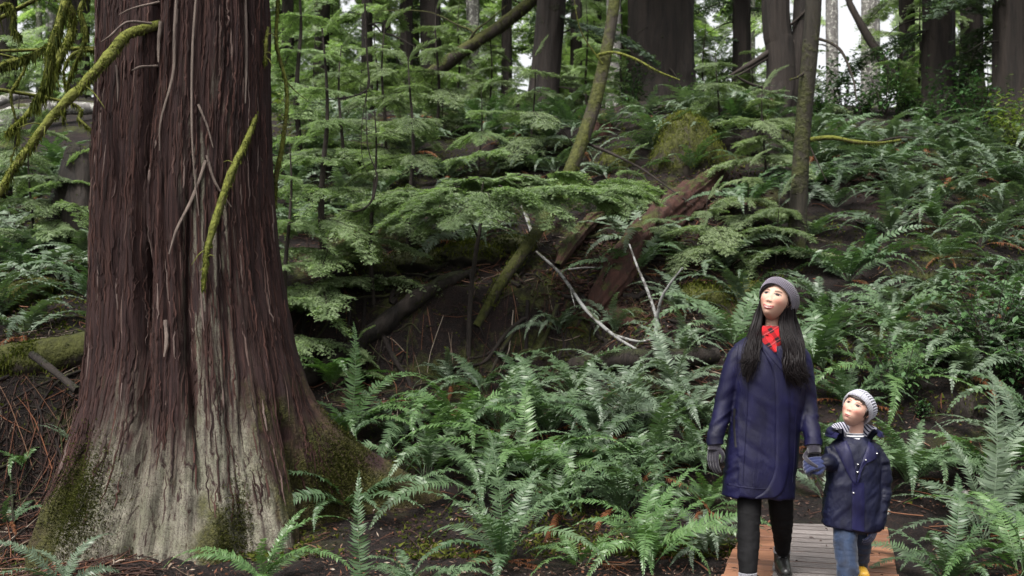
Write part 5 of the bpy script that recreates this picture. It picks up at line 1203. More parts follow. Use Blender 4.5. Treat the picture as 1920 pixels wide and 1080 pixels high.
t = NT('skin'); c = t.a('Attribute', attribute_name='paint').outputs['Color']
c2 = t.mix(t.math('MULTIPLY', t.noise(t.objco(), 60, 3), .3), c, (.92, .82, .78), 'MULTIPLY')
M['skin'] = t.end(t.pbr(c2, .55, spec=.28, Subsurface_Weight=.06, Subsurface_Radius=(.008, .003, .002)))
def head_geo(sc, f, roll, pos, child=False, smile=1.0, iris=(.008, .004, .003), skin=(.43, .27, .205), res=230):
    """the head of a person, face forward along f: returns vertices, faces, colours and the head's matrix"""
    ph = np.linspace(.02, math.pi - .02, res); th = np.linspace(-math.pi, math.pi, res, endpoint=False)
    th = th - .55 * np.sin(th)                       # more columns on the face
    PH, TH = np.meshgrid(ph, th, indexing='ij')
    x = .073 * np.sin(PH) * np.sin(TH); y = -.094 * np.sin(PH) * np.cos(TH); z = .115 * np.cos(PH)
    fr = sstep(.15, .75, np.cos(TH)) * 1.0
    jw = sstep(.0, -.105, z)
    x = x * (1.08 if child else 1.05) * (1 - (.15 if child else .2) * jw); y = np.where(y > 0, y * (1 - .45 * sstep(-.01, -.1, z)), y)
    # a fuller lower face: the chin stands forward of the ball
    y = y - fr * .019 * sstep(-.02, -.1, z) * np.exp(-(x / .035) ** 2) * sstep(-.119, -.1, z)
    y = y - fr * .007 * sstep(.04, -.03, z)
    def b(x0, z0, sx, sz, a): return a * np.exp(-((x - x0) / sx) ** 2 - ((z - z0) / sz) ** 2)
    ez = .008; ex = .0315
    d = b(-ex, ez, .017, .012, -.008) + b(ex, ez, .017, .012, -.008) + b(-.03, .03, .022, .008, .003) + b(.03, .03, .022, .008, .003)
    d = d + b(-ex, ez, .011, .0075, .0045) + b(ex, ez, .011, .0075, .0045)
    d = d + b(-.042, -.026, .02, .018, .006 if not child else .009) + b(.042, -.026, .02, .018, .006 if not child else .009)
    na = .6 if child else .8
    d = d + na * (b(0, -.008, .0095, .022, .0055) + b(0, -.033, .011, .010, .0125) + b(-.0115, -.036, .006, .006, .007) + b(.0115, -.036, .006, .006, .007))
    zc = -.0715 + smile * 15 * x * x
    d = d + .0075 * np.exp(-(x / .026) ** 2 - ((z - zc) / .011) ** 2) - .004 * np.exp(-(x / .024) ** 4 - ((z - zc) / .0022) ** 2) + b(0, -.1, .018, .012, .004) - b(0, -.082, .02, .006, .003)
    y = y - fr * d
    # paint: the skin's own colours, plus shade painted into the nostrils
    col = np.ones(x.shape + (3,)) * np.array(skin)
    def put_c(mask, c):
        nonlocal col
        mk = np.clip(mask * (fr > .02) * (y < 0), 0, 1)[..., None]; col = col * (1 - mk) + np.array(c) * mk
    put_c(.5 * (np.exp(-((x - .042) / .02) ** 2 - ((z + .03) / .017) ** 2) + np.exp(-((x + .042) / .02) ** 2 - ((z + .03) / .017) ** 2)), (.5, .16, .125))
    put_c(.3 * np.exp(-(x / .014) ** 2 - ((z + .036) / .01) ** 2), (.55, .26, .2))
    lw = .032 if not child else .019
    inside = sstep(lw, lw - .004, np.abs(x))
    lt = np.sqrt(np.clip(1 - (x / lw) ** 2, 0, 1)) + 1e-4
    put_c(.85 * inside * sstep(1.15, .85, np.abs(z - zc) / ((.0105 if not child else .0075) * lt)) , (.30, .04, .05) if not child else (.36, .12, .11))
    if not child or smile > 0: put_c(sstep(1.1, .9, np.abs(z - zc - .0005) / ((.0034 if not child else .0026) * np.sqrt(np.clip(1 - (x / (.024 if not child else .012)) ** 2, 0, 1)) + 1e-4)) * (np.abs(x) < (.0235 if not child else .0115)), (.44, .36, .34) if not child else (.12, .03, .03))
    for sgn in (-1, 1):
        u, v = (x - sgn * ex), z - ez
        lid = (.0074 if child else .0064) * np.sqrt(np.clip(1 - (u / .0175) ** 2, 0, 1)) + 1e-5
        eye = sstep(1.05, .9, np.abs(v / lid)) * (np.abs(u) < .0172)
        put_c(eye, (.3, .26, .24))
        put_c(eye * sstep(.0105, .009, np.hypot(u + .001, v - .001)), iris)
        lash = np.exp(-((v - (.0074 if child else .0064) * np.sqrt(np.clip(1 - (u / .0185) ** 2, 0, 1))) / .0024) ** 2) * (np.abs(u) < .0195)
        put_c(.95 * lash, (.015, .01, .01)); put_c(.7 * np.exp(-((v + (.0058 if child else .0045) * np.sqrt(np.clip(1 - (u / .0155) ** 2, 0, 1))) / .0012) ** 2) * (np.abs(u) < .015), (.12, .06, .05))
        bz = .0275 - 9 * (u + sgn * -.004) ** 2 * 1.0
        put_c((.85 if not child else .6) * np.exp(-((z - bz) / .0036) ** 2) * sstep(.02, .015, np.abs(u)), (.008, .005, .004))
        put_c(.8 * np.exp(-((x - sgn * .0065) / .0045) ** 2 - ((z + .0425) / .003) ** 2), (.08, .02, .02))  # nostrils: shadow of the openings painted dark
    V = np.stack([x, y, z], -1).reshape(-1, 3) * sc
    n = res; i = np.arange(n - 1)[:, None] * n; j = np.arange(n)[None, :]; j2 = (j + 1) % n
    Q = np.stack([i + j, i + n + j, i + n + j2, i + j2], -1).reshape(-1, 4)
    f = Vector(f).normalized(); up = Vector((math.sin(roll), 0, math.cos(roll))); r = (-f).cross(up).normalized(); r = -r if r.x < 0 else r; u = r.cross(-f) if False else (f * -1).cross(r) * -1
    u = r.cross(f); u = u if u.z > 0 else -u
    Mx = Matrix(((r.x, -f.x, u.x), (r.y, -f.y, u.y), (r.z, -f.z, u.z))).to_4x4(); Mx.translation = Vector(pos)
    A = np.array(Mx.to_3x3())
    # ears
    E = Geo()
    for sg in (-1, 1):
        limb(E, [(sg * .071 * sc, .008 * sc, .02 * sc), (sg * .079 * sc, .018 * sc, .005 * sc), (sg * .071 * sc, .008 * sc, -.03 * sc)], [.009 * sc, .013 * sc, .007 * sc], 12, 12)
    return V @ A.T + np.array(pos), Q, col.reshape(-1, 3), Mx, E
def beanie(name, Mx, sc, mat, parent, ribs, slouch, tall, cuff, plane=31, depth=.0015, dz=0.0, wide=1.0):
    n, m = 360, 90
    a = R(plane); nr = np.array([0, math.sin(a), math.cos(a)]); e = np.array([0, math.cos(a), -math.sin(a)]); X = np.array([1.0, 0, 0])
    ph = np.linspace(0, 2 * np.pi, n, endpoint=False); v = np.linspace(0, 1, m)
    r = np.interp(v, [0, .12, .3, .5, .7, .82, .92, 1], [1.0, 1.03, 1.07, 1.03, .88, .68, .42, .02]); h = tall * np.interp(v, [0, .3, .5, .7, .82, .92, 1], [0, .36, .58, .78, .89, .965, 1.0])
    PHI, Vv = np.meshgrid(ph, v); Rr = np.repeat(r[:, None], n, 1); H = np.repeat(h[:, None], n, 1)
    sl = slouch * Vv ** 2.2
    rib = depth * np.cos(PHI * ribs) * sstep(1.0, .8, Vv)
    cf = np.where(Vv < cuff, .0045, 0) * sstep(0, .01, Vv) if cuff else 0
    fold = .005 * fbm(np.cos(PHI) * 2, np.sin(PHI) * 2, Vv * 5, 3) * sstep(.1, .6, Vv)
    rx = (.0785 * wide * Rr + rib + cf + fold); ry = (.1055 * wide * Rr + rib + cf + fold)
    c0 = np.array([0, .002, -.006 + dz])
    V = c0 + nr * H[..., None] + X * (rx * np.cos(PHI))[..., None] + e * (ry * np.sin(PHI) + sl)[..., None]
    V = (V.reshape(-1, 3)) * sc
    inner = c0 + X * (.074 * np.cos(ph))[:, None] + e * (.1 * np.sin(ph))[:, None] + nr * .012
    i = np.arange(m - 1)[:, None] * n; j = np.arange(n)[None, :]; j2 = (j + 1) % n
    Q = np.stack([i + j, i + j2, i + n + j2, i + n + j], -1).reshape(-1, 4)
    g = Geo(); A = np.array(Mx.to_3x3()); T0 = np.array(Mx.translation)
    g.add(V @ A.T + T0, Q, 0, .5 + .5 * np.cos(PHI * ribs).reshape(-1))
    W2 = np.vstack([V[:n], inner * sc]) @ A.T + T0
    g.add(W2, [(k, n + k, n + (k + 1) % n, (k + 1) % n) for k in range(n)])
    return g.obj(name, mat, parent)
def knit(name, lo, hi, sc=260, rough=.9):
    t = NT(name); o = t.objco(); f = t.attr('tone')
    n = t.noise(o, sc, 2); col = t.ramp(t.math('ADD', t.math('MULTIPLY', f, .6), t.math('MULTIPLY', n, .4)), [(.2, lo), (.75, hi)])
    return t.end(t.pbr(col, rough, t.bump(n, .5, .004), .2, Sheen_Weight=.3))
def hand_geo(wrist, d, nrm, sc, curl, thumb, spread=.05, fat=1.0, thumb_bend=.5, tout=1.0):
    """palm, four fingers and a thumb; d along the fingers, nrm out of the BACK of the hand, thumb = side (+1/-1)"""
    d = Vector(d).normalized(); nrm = Vector(nrm); nrm = (nrm - d * nrm.dot(d)).normalized(); s = d.cross(nrm) * thumb; w0 = Vector(wrist)
    g = Geo(); q = lambda a, b, c: np.array(w0 + d * a * sc + s * b * sc + nrm * c * sc)
    for b, ra in ((-.028, .013), (-.009, .0145), (.010, .0145), (.027, .013)):
        limb(g, [q(-.01, b * .7, 0), q(.04, b, .002), q(.086, b * 1.05, 0)], [ra * sc * 1.05, ra * sc * 1.05, ra * sc * .9], 12, 12)
    limb(g, [q(-.022, 0, 0), q(0, 0, 0), q(.03, 0, 0)], [.026 * sc, .026 * sc, .02 * sc], 14, 10)
    for (b, L, ra) in ((.029, .072, .0098), (.0098, .080, .0102), (-.0098, .074, .0098), (-.028, .058, .0088)):
        pts = [q(.082, b * 1.05, 0)]; a = 0.0; p = Vector(pts[0]); dirb = d + s * (b * spread * 30)
        for k, fr in enumerate((.45, .32, .25)):
            a += curl * (.8, 1.1, .7)[k]
            p = p + (dirb.normalized() * math.cos(a) - nrm * math.sin(a)) * L * fr * sc; pts.append(np.array(p))
        ra *= fat; limb(g, pts, [ra * sc, ra * sc * .97, ra * sc * .92, ra * sc * .82], 12, 16)
    p0 = q(.012, .026, -.006); p1 = q(.04, .05, -.018); p2 = q(.066, .054 - .012 * thumb_bend, -.03 * tout); p3 = q(.088, .05 - .03 * thumb_bend, -.036 * tout)
    limb(g, [p0, p1, p2, p3], [.0145 * sc, .013 * sc, .0112 * sc, .0095 * sc], 12, 16)
    return g

M['coat'] = cloth_mat('navy_raincoat', (.0017, .0017, .011), (.0042, .004, .027), .52, 500, 9, .0, .22, .45)
M['jacket'] = cloth_mat('dark_navy_jacket', (.0016, .0022, .009), (.004, .0052, .021), .5, 500, 11, .0, .25, .45)
M['jacket_light'] = cloth_mat('navy_jacket_yoke', (.003, .003, .017), (.0065, .0065, .036), .5, 500, 11, .0, .22, .3)
M['leggings'] = cloth_mat('black_leggings', (.0012, .0012, .0015), (.0032, .003, .0036), .8, 600, 20, .0, .15, .2)
M['jeans'] = cloth_mat('blue_jeans', (.003, .0065, .017), (.011, .024, .056), .7, 420, 16, .1, .25, .5)
M['boot'] = cloth_mat('black_leather', (.004, .004, .004), (.012, .011, .011), .38, 200, 10, 0, .5, .2)
M['yellow_boot'] = cloth_mat('yellow_rubber', (.35, .19, .02), (.45, .27, .035), .35, 200, 8, 0, .5, .1)
M['sock'] = cloth_mat('pale_sock', (.1, .1, .11), (.2, .2, .22), .9, 300, 10, .2, .2, .3)
M['glove'] = knit('dark_knit_glove', (.005, .0045, .008), (.02, .0175, .027))
M['blue_glove'] = knit('blue_fleece_mitten', (.005, .0075, .028), (.015, .022, .072))
M['navy_glove'] = knit('navy_fleece_mitten', (.005, .007, .022), (.014, .02, .06))
M['beanie_dark'] = knit('charcoal_knit', (.028, .024, .034), (.105, .09, .118))
M['beanie_light'] = knit('light_grey_knit', (.085, .085, .105), (.36, .36, .42))
M['beanie_band'] = knit('grey_knit_band', (.2, .2, .23), (.34, .34, .38))
M['snap'] = NT('snap').end(NT('x').pbr((.5, .5, .5))) if False else None
t = NT('metal_snap'); M['snap'] = t.end(t.pbr((.75, .75, .74), .25, Metallic=.9))
t = NT('black_hair'); n = t.noise(t.scale(t.objco(), (60, 60, 4)), 3, 3)
M['hair'] = t.end(t.pbr(t.ramp(n, [(.3, (.0025, .002, .0025)), (.75, (.009, .006, .006))]), .5, spec=.13))
t = NT('dark_brown_hair'); M['hair_boy'] = t.end(t.pbr(t.ramp(t.noise(t.scale(t.objco(), (60, 60, 4)), 3, 3), [(.3, (.008, .005, .004)), (.75, (.035, .02, .015))]), .45, spec=.5))
t = NT('red_plaid'); o3 = t.objco()
def stripe(t, v, k, lo, hi, off=0.0): return t.math('GREATER_THAN', t.math('FRACT', t.math('ADD', t.math('MULTIPLY', v, k), off)), hi)
sep = t.a('SeparateXYZ', {0: t.a('Mapping', {'Vector': o3, 'Rotation': (0, .55, 0)}).outputs[0]})
s1 = stripe(t, sep.outputs[0], 17, 0, .6, .2); s2 = stripe(t, sep.outputs[2], 17, 0, .55, .1)
col = t.mix(t.math('MULTIPLY', t.math('ADD', s1, s2), .5), (.42, .006, .01), (.008, .003, .005)); thin = stripe(t, sep.outputs[2], 17, 0, .95, .35)
col = t.mix(t.math('MULTIPLY', thin, .5), col, (.5, .12, .12))
nw = t.noise(o3, 500, 2); M['plaid'] = t.end(t.pbr(col, .85, t.bump(nw, .3, .003), .2, Sheen_Weight=.2))
t = NT('striped_lining'); s = t.a('SeparateXYZ', {0: t.a('Mapping', {'Vector': t.objco(), 'Rotation': (0, .35, 0)}).outputs[0]}); M['stripe'] = t.end(t.pbr(t.mix(stripe(t, s.outputs[0], 62, 0, .55), (.36, .36, .42), (.008, .009, .03)), .8, spec=.2))
t = NT('striped_shirt'); s = t.a('SeparateXYZ', {0: t.objco()}); M['shirt'] = t.end(t.pbr(t.mix(stripe(t, s.outputs[2], 70, 0, .5), (.6, .6, .62), (.012, .014, .03)), .8, spec=.2))

def skin_obj(root_parts, head, label, cat, loc, voxel=.012):
    """the person: body and head in one mesh, the top-level object itself"""
    Vb, Nb, Fb = fuse(root_parts, voxel, 3)
    Vh, Qh, Ch = head
    g = Geo(); g.add(Vh, Qh); g.add(Vb, Fb)
    me = g.mesh('person', M['skin'])
    a = me.attributes.new('paint', 'FLOAT_COLOR', 'POINT')
    sk = np.array(Ch[0]) * .96
    a.data.foreach_set('color', np.concatenate([np.hstack([Ch, np.ones((len(Ch), 1))]), np.tile([*sk, 1], (len(Vb), 1))]).astype(np.float32).ravel())
    o = link('person', me, None, loc); tag(o, label, cat)
    return o
def boot(name, ankle, toe_dir, top, m, parent, L=.25, w=.045, sole=None):
    """ankle: point above the sole; toe_dir in the plane"""
    d = np.array([toe_dir[0], toe_dir[1], 0.0]); d /= np.linalg.norm(d); a = np.array(ankle, float); z0 = a[2]
    g = Geo()
    limb(g, [a + (0, 0, top - .035), a + (0, 0, top * .5), a + d * .005 + (0, 0, .05)], [w * 1.02, w * .98, w], 20, 16)
    limb(g, [a - d * .035 + (0, 0, .04), a + d * .06 + (0, 0, .045), a + d * .13 + (0, 0, .034), a + d * (L - .075) + (0, 0, .03)], [w * .86, w * .9, w * .78, w * .68], 20, 20, 1, 1)
    V, N, Fc = fuse(g, .005, 3)
    V[:, 2] = np.maximum(V[:, 2], z0 + .012)
    o = put(name, V, Fc, m, parent)
    s = Geo(); K = []
    sd = np.array([-d[1], d[0], 0])
    for u, ww in ((-.068, .2), (-.06, .62), (-.03, .82), (.03, .78), (.09, .86), (.14, .85), (L - .05, .66), (L - .025, .42), (L - .014, .12)): K.append((u, ww * w))
    top_, bot = [], []
    ring = [a + d * u + sd * ww for u, ww in K] + [a + d * u - sd * ww for u, ww in reversed(K)]
    R1 = np.array(ring); R1[:, 2] = z0; R2 = R1.copy(); R2[:, 2] = z0 + .022; nn = len(R1)
    s.add(np.vstack([R1, R2]), [(k, (k + 1) % nn, nn + (k + 1) % nn, nn + k) for k in range(nn)] + [tuple(range(nn))[::-1], tuple(range(nn, 2 * nn))])
    s.obj('sole', M['boot'] if sole is None else sole, o, smooth=False)
    return o

def make_woman():
    loc = np.array([1.370, 6.0, 0.0]); W = lambda px, py, dy=0.0: P(px, py, 6.0 + dy) - loc
    f = (-.44, -.83, .27)
    Vh, Qh, Ch, Mx, E = head_geo(1.0, f, .24, W(1454, 562, -.03))
    b = Geo()
    limb(b, [W(1453, 582, .02), W(1448, 625, .02), W(1445, 650, .02)], [.046, .047, .055], 20, 14)
    loft(b, [(*W(1445, 640), .05, .05), (*W(1444, 655), .14, .08), (*W(1442, 700), .16, .1), (*W(1438, 760), .13, .09), (*W(1430, 860), .15, .11), (*W(1430, 905), .15, .11)])
    limb(b, [W(1392, 660), W(1358, 745), W(1340, 830, -.04)], [.05, .042, .03]); limb(b, [W(1498, 662), W(1520, 755), W(1525, 832, -.10)], [.045, .035, .02])
    limb(b, [W(1405, 905, 0), W(1404, 990, -.09), W(1402, 1058, -.19), W(1402, 1090, -.22)], [.045, .04, .028, .025]); limb(b, [W(1463, 905, .02), W(1466, 980, .1), W(1467, 1035, .235), W(1466, 1075, .25)], [.045, .04, .026, .022])
    # hands inside the gloves are part of the body
    b.merge(hand_geo(W(1337, 836, -.05), (-.05, -.15, -1), (-.75, -.6, .1), .60, .28, -1)); b.merge(hand_geo(W(1524, 842, -.105), (.03, .0, -1), (0.0, 1, .0), .3, .8, -1))
    b.merge(E, Mx)
    root = skin_obj(b, (Vh, Qh, Ch), 'smiling woman with long black hair, grey beanie and navy raincoat, holding a boy by hand', 'woman', Vector(loc), .008)
    # coat
    g = Geo(); rings = []
    for py, l, r, ry, cy in ((618, 1428, 1466, .055, .03), (628, 1408, 1484, .075, .02), (640, 1388, 1502, .09, .01), (660, 1378, 1511, .108, 0), (700, 1378, 1510, .122, -.005), (750, 1375, 1505, .122, -.005), (800, 1368, 1500, .126, 0), (860, 1360, 1495, .134, 0), (900, 1356, 1491, .14, 0), (930, 1354, 1489, .142, 0)):
        c = W((l + r) / 2, py); rings.append((c[0], cy, c[2], (r - l) / 2 / 343, ry))
    loft(g, rings, 48)
    limb(g, [W(1396, 652, .0), W(1382, 670, .0), W(1369, 708, .0), W(1358, 752, .0), W(1349, 790, -.02), W(1340, 822, -.045)], [.05, .056, .055, .051, .048, .044], 22)
    limb(g, [W(1490, 654, .0), W(1502, 674, .0), W(1509, 712, .0), W(1515, 756, .0), W(1520, 795, -.055), W(1524, 824, -.10)], [.05, .056, .055, .051, .048, .045], 22)
    V, N, Fc = fuse(g, .0085, 4)
    lower = sstep(1.25, .75, V[:, 2]); arm = (np.abs(V[:, 0] - .03) > .185).astype(float)
    hem = sstep(.75, .45, V[:, 2]); V[:, 2] -= hem * .075 * (V[:, 0] + .02) * (arm < .5)
    V = wrinkle(V, N, .005, 6, 6, 1.4, 3, (1 - arm) * (.2 + lower * .8)); dz_ = V[:, 2] + 1.1 * np.abs(V[:, 0] - .03) * .6; V = V + N * (.0055 * (.5 - 2 * np.abs(fbm(dz_ * 19, V[:, 1] * 7, V[:, 2] * 3, 3))) * arm * (.4 + .6 * sstep(1.15, .9, V[:, 2])))[:, None]
    dg_ = V[:, 2] * .8 + V[:, 0] * .6; V = V + N * (.0035 * (.5 - 2 * np.abs(fbm(dg_ * 16, (V[:, 2] * .6 - V[:, 0] * .8) * 4, 2.2, 3))) * (1 - arm))[:, None]
    coat = put('coat', V, Fc, M['coat'], root); bv = bvh_of(V, Fc)
    S = lambda px, py: (W(px, py)[0], W(px, py)[2])
    sheet('front_flap', bv, [S(1420, 652), S(1428, 670), S(1440, 700), S(1444, 760), S(1444, 830), S(1440, 880), S(1424, 912), S(1404, 926)], [S(1432, 648), S(1450, 670), S(1465, 705), S(1470, 760), S(1471, 830), S(1468, 880), S(1455, 915), S(1432, 931)], .011, .005, M['coat'], coat, 80, 10)
    for a, c, e in ((1474, 690, 1), (1458, 760, 0), (1458, 830, 0)): pass
    def seam(pts, rad=.0022):
        q = Geo(); W3 = []
        for a, c in catmull([(*x, 0) for x in pts], 40)[:, :2]:
            x, z = S(a, c); h = bv.ray_cast(Vector((x, -2, z)), Vector((0, 1, 0)))
            if h[0] is not None: W3.append((x, h[0].y - rad * .6, z))
        if len(W3) > 6: tube(q, W3, rad, 6, len(W3)); q.obj('seam', M['coat'], coat)
    seam([(1384, 640), (1378, 670), (1380, 700), (1386, 735)]); seam([(1500, 645), (1499, 675), (1496, 710), (1492, 740)]); seam([(1395, 690), (1394, 760), (1388, 840), (1384, 900)]); seam([(1484, 760), (1482, 840), (1478, 900)]);
    sheet('collar', bv, [S(1405, 636), S(1420, 652), S(1440, 680), S(1462, 702)], [S(1418, 632), S(1432, 648), S(1450, 672), S(1468, 698)], .014, .008, M['coat'], coat, 30, 6)
    sheet('collar', bv, [S(1500, 638), S(1490, 660), S(1478, 690)], [S(1486, 634), S(1474, 655), S(1468, 692)], .014, .008, M['coat'], coat, 30, 6)
    sheet('hem_band', bv, [S(1356, 902), S(1390, 906), S(1420, 908), S(1440, 906)], [S(1356, 905), S(1390, 909), S(1420, 911), S(1440, 909)], .003, .002, M['coat'], coat, 40, 3)
    sheet('pocket_zip', bv, [S(1373, 765), S(1371, 800), S(1372, 835)], [S(1376, 765), S(1374, 800), S(1375, 835)], .004, .003, M['boot'], coat, 20, 3)
    for side in ((1340, 822, -.045, 1341, 834, -.052, .047), (1525, 824, -.10, 1525.5, 836, -.112, .048)):
        c = Geo(); tube(c, [W(*side[0:3]), W(*side[3:6])], [side[6], side[6] * .96], 24, 6, .05, freq=30); c.obj('cuff', M['coat'], coat)
    # legs, socks, boots
    g = Geo()
    limb(g, [W(1406, 895, .0), W(1405, 940, -.03), W(1404, 990, -.09), W(1403, 1025, -.14), W(1402, 1058, -.19), W(1402, 1083, -.22)], [.076, .066, .060, .058, .051, .046], 22, 50)
    limb(g, [W(1462, 895, .02), W(1464, 940, .04), W(1466, 980, .10), W(1467, 1005, .17), W(1467, 1035, .235)], [.076, .069, .06, .052, .04], 22, 50)
    loft(g, [(*W(1433, 860), .13, .1), (*W(1433, 905), .135, .1), (*W(1433, 918), .10, .06)])
    V, N, Fc = fuse(g, .006, 3); V = wrinkle(V, N, .004, 5, 5, 22, 4, sstep(.55, .3, V[:, 2]))
    put('leggings', V, Fc, M['leggings'], root)
    a1 = W(1402, 1080, -.225); a1[2] = .003; a2 = W(1466, 1060, .245); a2[2] = .003
    for a, h in ((a1, .10), (a2, .135)):
        s = Geo(); tube(s, [a + (0, 0, h - .03), a + (0, 0, h - .001)], [.0485, .0475], 20, 6, .06, freq=40); s.obj('sock', M['sock'], root)
        o = boot('boot', a, (-.12, -1), h, M['boot'], root)
        l = Geo()
        for k in range(6):
            z = .052 + k * (h - .06) / 6; y = -.052 - .028 * (1 - k / 6) ** 2
            tube(l, [a + (-.018, y + .012, z), a + (0, y + .002, z + .004), a + (.018, y + .012, z + .008)], .0028, 5, 6)
        l.obj('lace', M['leggings'], o)
    # gloves
    g = hand_geo(W(1339, 836, -.055), (-.10, -.12, -1), (-.75, -.62, .1), .92, .3, -1); V, N, Fc = fuse(g, .0026, 3); put('glove', V, Fc, M['glove'], root)
    g = hand_geo(W(1524, 842, -.105), (.03, .0, -1), (0.0, 1, .0), .95, .95, -1, thumb_bend=1.5, fat=1.15, tout=2.3); V, N, Fc = fuse(g, .0026, 3); put('glove', V, Fc, M['glove'], root)
    for p, q_ in ((W(1340, 824, -.048), W(1339, 844, -.058)), (W(1525, 830, -.11), W(1527, 850, -.13))):
        c = Geo(); tube(c, [p, q_], [.036, .034], 22, 8, .06, freq=60); c.obj('glove_cuff', M['glove'], root)
    # beanie and hair
    beanie('beanie', Mx, 1.0, M['beanie_dark'], root, 70, .24, .172, 0, 32, .0016, .002, 1.18)
    q = rnd(4); g = Geo()
    hp = lambda x, y, z: np.array(Mx @ Vector((x, y, z)))
    def lock(pts, r): 
        n = 34; C = catmull(np.array(pts), n); ph = q.uniform(0, 6.28); s = np.linspace(0, 1, n)
        wv = C[:, 0].mean() * 20; C[:, 0] += .021 * np.sin(s * 10.5 + wv * .8 + .3 * ph) * s ** 1.4; C[:, 1] += .006 * np.cos(s * 12 + ph) * s
        for _k in range(7):
            o_ = np.array([q.gauss(0, 1), q.gauss(0, 1) * .6, 0]) * r * 1.0; w_ = np.array([q.gauss(0, .006), q.gauss(0, .004), q.gauss(0, .012)])
            tube(g, C + o_ * (.5 + s[:, None]) + w_ * s[:, None] ** 2 + np.stack([.004 * np.sin(s * q.uniform(8, 18) + q.random() * 6), .003 * np.sin(s * q.uniform(8, 18) + q.random() * 6), 0 * s], -1) * s[:, None], [r * .22, r * .36, r * .36, r * .3, r * .18, r * .03], 6, n, 0, sx=1.0, sy=.6, roll=ph, cap=False)
    for k in range(44):      # the side toward the left of the picture
        u = k / 43; sx = q.gauss(0, 1)
        a = hp(-.070 - .004 * q.random(), -.03 + .1 * u, .04 - .05 * u + q.uniform(-.01, .01))
        lock([a, W(1423 - 4 * u + sx * 2, 600, -.03 + .07 * u), W(1412 + sx * 5 + 6 * u, 640, -.115 + .05 * q.random()), W(1405 + sx * 6, 672, -.145 + .012 * q.random()), W(1402 + sx * 9, q.uniform(672, 716), -.148 + .014 * q.random())], q.uniform(.006, .0105))
    for k in range(92):      # the side toward the right
        u = k / 91; sx = q.gauss(0, 1)
        a = hp(.070 + .004 * q.random(), -.03 + .11 * u, .045 - .06 * u + q.uniform(-.01, .01))
        lock([a, W(1469 + 14 * u + sx * 3, 600, -.07 + .14 * u), W(1476 + 15 * u + sx * 6, 640, -.125 + .08 * u), W(1486 + sx * 7 + 5 * u, 675, -.15 + .02 * q.random()), W(1494 + sx * 8, 700, -.155 + .02 * q.random()), W(1498 + sx * 9, q.uniform(684, 732), -.152 + .02 * q.random())], q.uniform(.0065, .0115))
    for k in range(50):      # behind the neck
        u = k / 49; a = hp(-.06 + .12 * u, .075, -.05)
        lock([a, W(1428 + 55 * u, 610, .08), W(1420 + 75 * u, 650, .10), W(1418 + 80 * u, q.uniform(690, 720), .125)], .013)
    for k in range(16):      # fringe swept under the hat brim on the forehead
        u = k / 15; tube(g, [hp(.0 - .05 * u, -.094 + .02 * u, .06 - .008 * u), hp(-.03 - .035 * u, -.092 + .03 * u, .044 - .012 * u), hp(-.058 - .016 * u, -.074 + .03 * u, .02 - .01 * u), hp(-.074 - .003 * u, -.05 + .02 * u, -.02)], [.005, .006, .005, .002], 8, 16, sy=.5)
    for pts, rads in (([hp(-.066, .01, .05), W(1416, 600, .0), W(1409, 640, -.07), W(1404, 680, -.125), W(1402, 716, -.135)], [.01, .016, .024, .024, .008]), ([hp(-.056, .05, .04), W(1420, 605, .05), W(1404, 645, -.02), W(1396, 685, -.1), W(1394, 706, -.125)], [.01, .018, .024, .02, .006]),
                      ([hp(.068, .01, .05), W(1480, 600, -.02), W(1486, 640, -.08), W(1494, 690, -.13), W(1496, 722, -.135)], [.014, .024, .032, .032, .01]), ([hp(.056, .06, .04), W(1488, 605, .05), W(1498, 645, -.0), W(1504, 690, -.085), W(1508, 718, -.11)], [.016, .028, .032, .028, .008]), ([hp(.064, -.02, .05), W(1472, 610, -.04), W(1477, 650, -.115), W(1482, 700, -.14)], [.01, .016, .02, .008])):
        tube(g, pts, rads, 16, 34, .22, freq=28, sx=1.0, sy=.75)
    g.obj('hair', M['hair'], root)
    # scarf
    g = Geo(); n, m = 90, 16; th = np.linspace(0, 2 * np.pi, n, endpoint=False); c0 = W(1447, 628, .005)
    s = np.sin(th)
    fr = np.maximum(-np.sin(th), 0)
    V = []
    for k in range(m):
        u = k / (m - 1); a = u * 2 * np.pi
        rad = .060 + .022 * np.cos(a) + .006 * fbm(np.cos(th) * 3, np.sin(th) * 3, u * 3 + 0 * th, 2) + .018 * fr ** 2 * (np.sin(a) < 0)
        z = .043 * np.sin(a) - .035 * fr ** 3 * (.5 - .5 * np.sin(a)) + .006 * fbm(np.cos(th) * 4, np.sin(th) * 4, u * 2 + 3 + 0 * th, 2)
        V.append(np.stack([c0[0] + rad * np.cos(th), c0[1] - .004 + rad * np.sin(th) * 1.02, c0[2] + .008 + z], -1))
    V = np.array(V).reshape(-1, 3); i = np.arange(m - 1)[:, None] * n; j = np.arange(n)[None, :]; j2 = (j + 1) % n
    g.add(V, np.stack([i + j, i + j2, i + n + j2, i + n + j], -1).reshape(-1, 4))
    sc = g.obj('scarf', M['plaid'], root)
    tl = Geo(); A = catmull([W(1436, 632, -.095), W(1442, 645, -.112), W(1452, 660, -.125)], 20); hw = np.interp(np.linspace(0, 1, 20), [0, .5, 1], [.05, .042, .008])
    row = []
    for k in range(20):
        for u in np.linspace(-1, 1, 9): row.append((A[k][0] + u * hw[k] + .01, A[k][1] + .028 * u * u + .004 * math.sin(u * 9 + k * .5), A[k][2] + .012 * u))
    i = np.arange(19)[:, None] * 9; j = np.arange(8)[None, :]; Q = np.stack([i + j, i + 9 + j, i + 10 + j, i + j + 1], -1).reshape(-1, 4)
    V1 = np.array(row); tl.add(V1, Q); tl.add(V1 + (0, .008, 0), Q[:, ::-1]); tl.obj('scarf_end', M['plaid'], sc)
    return root
make_woman()

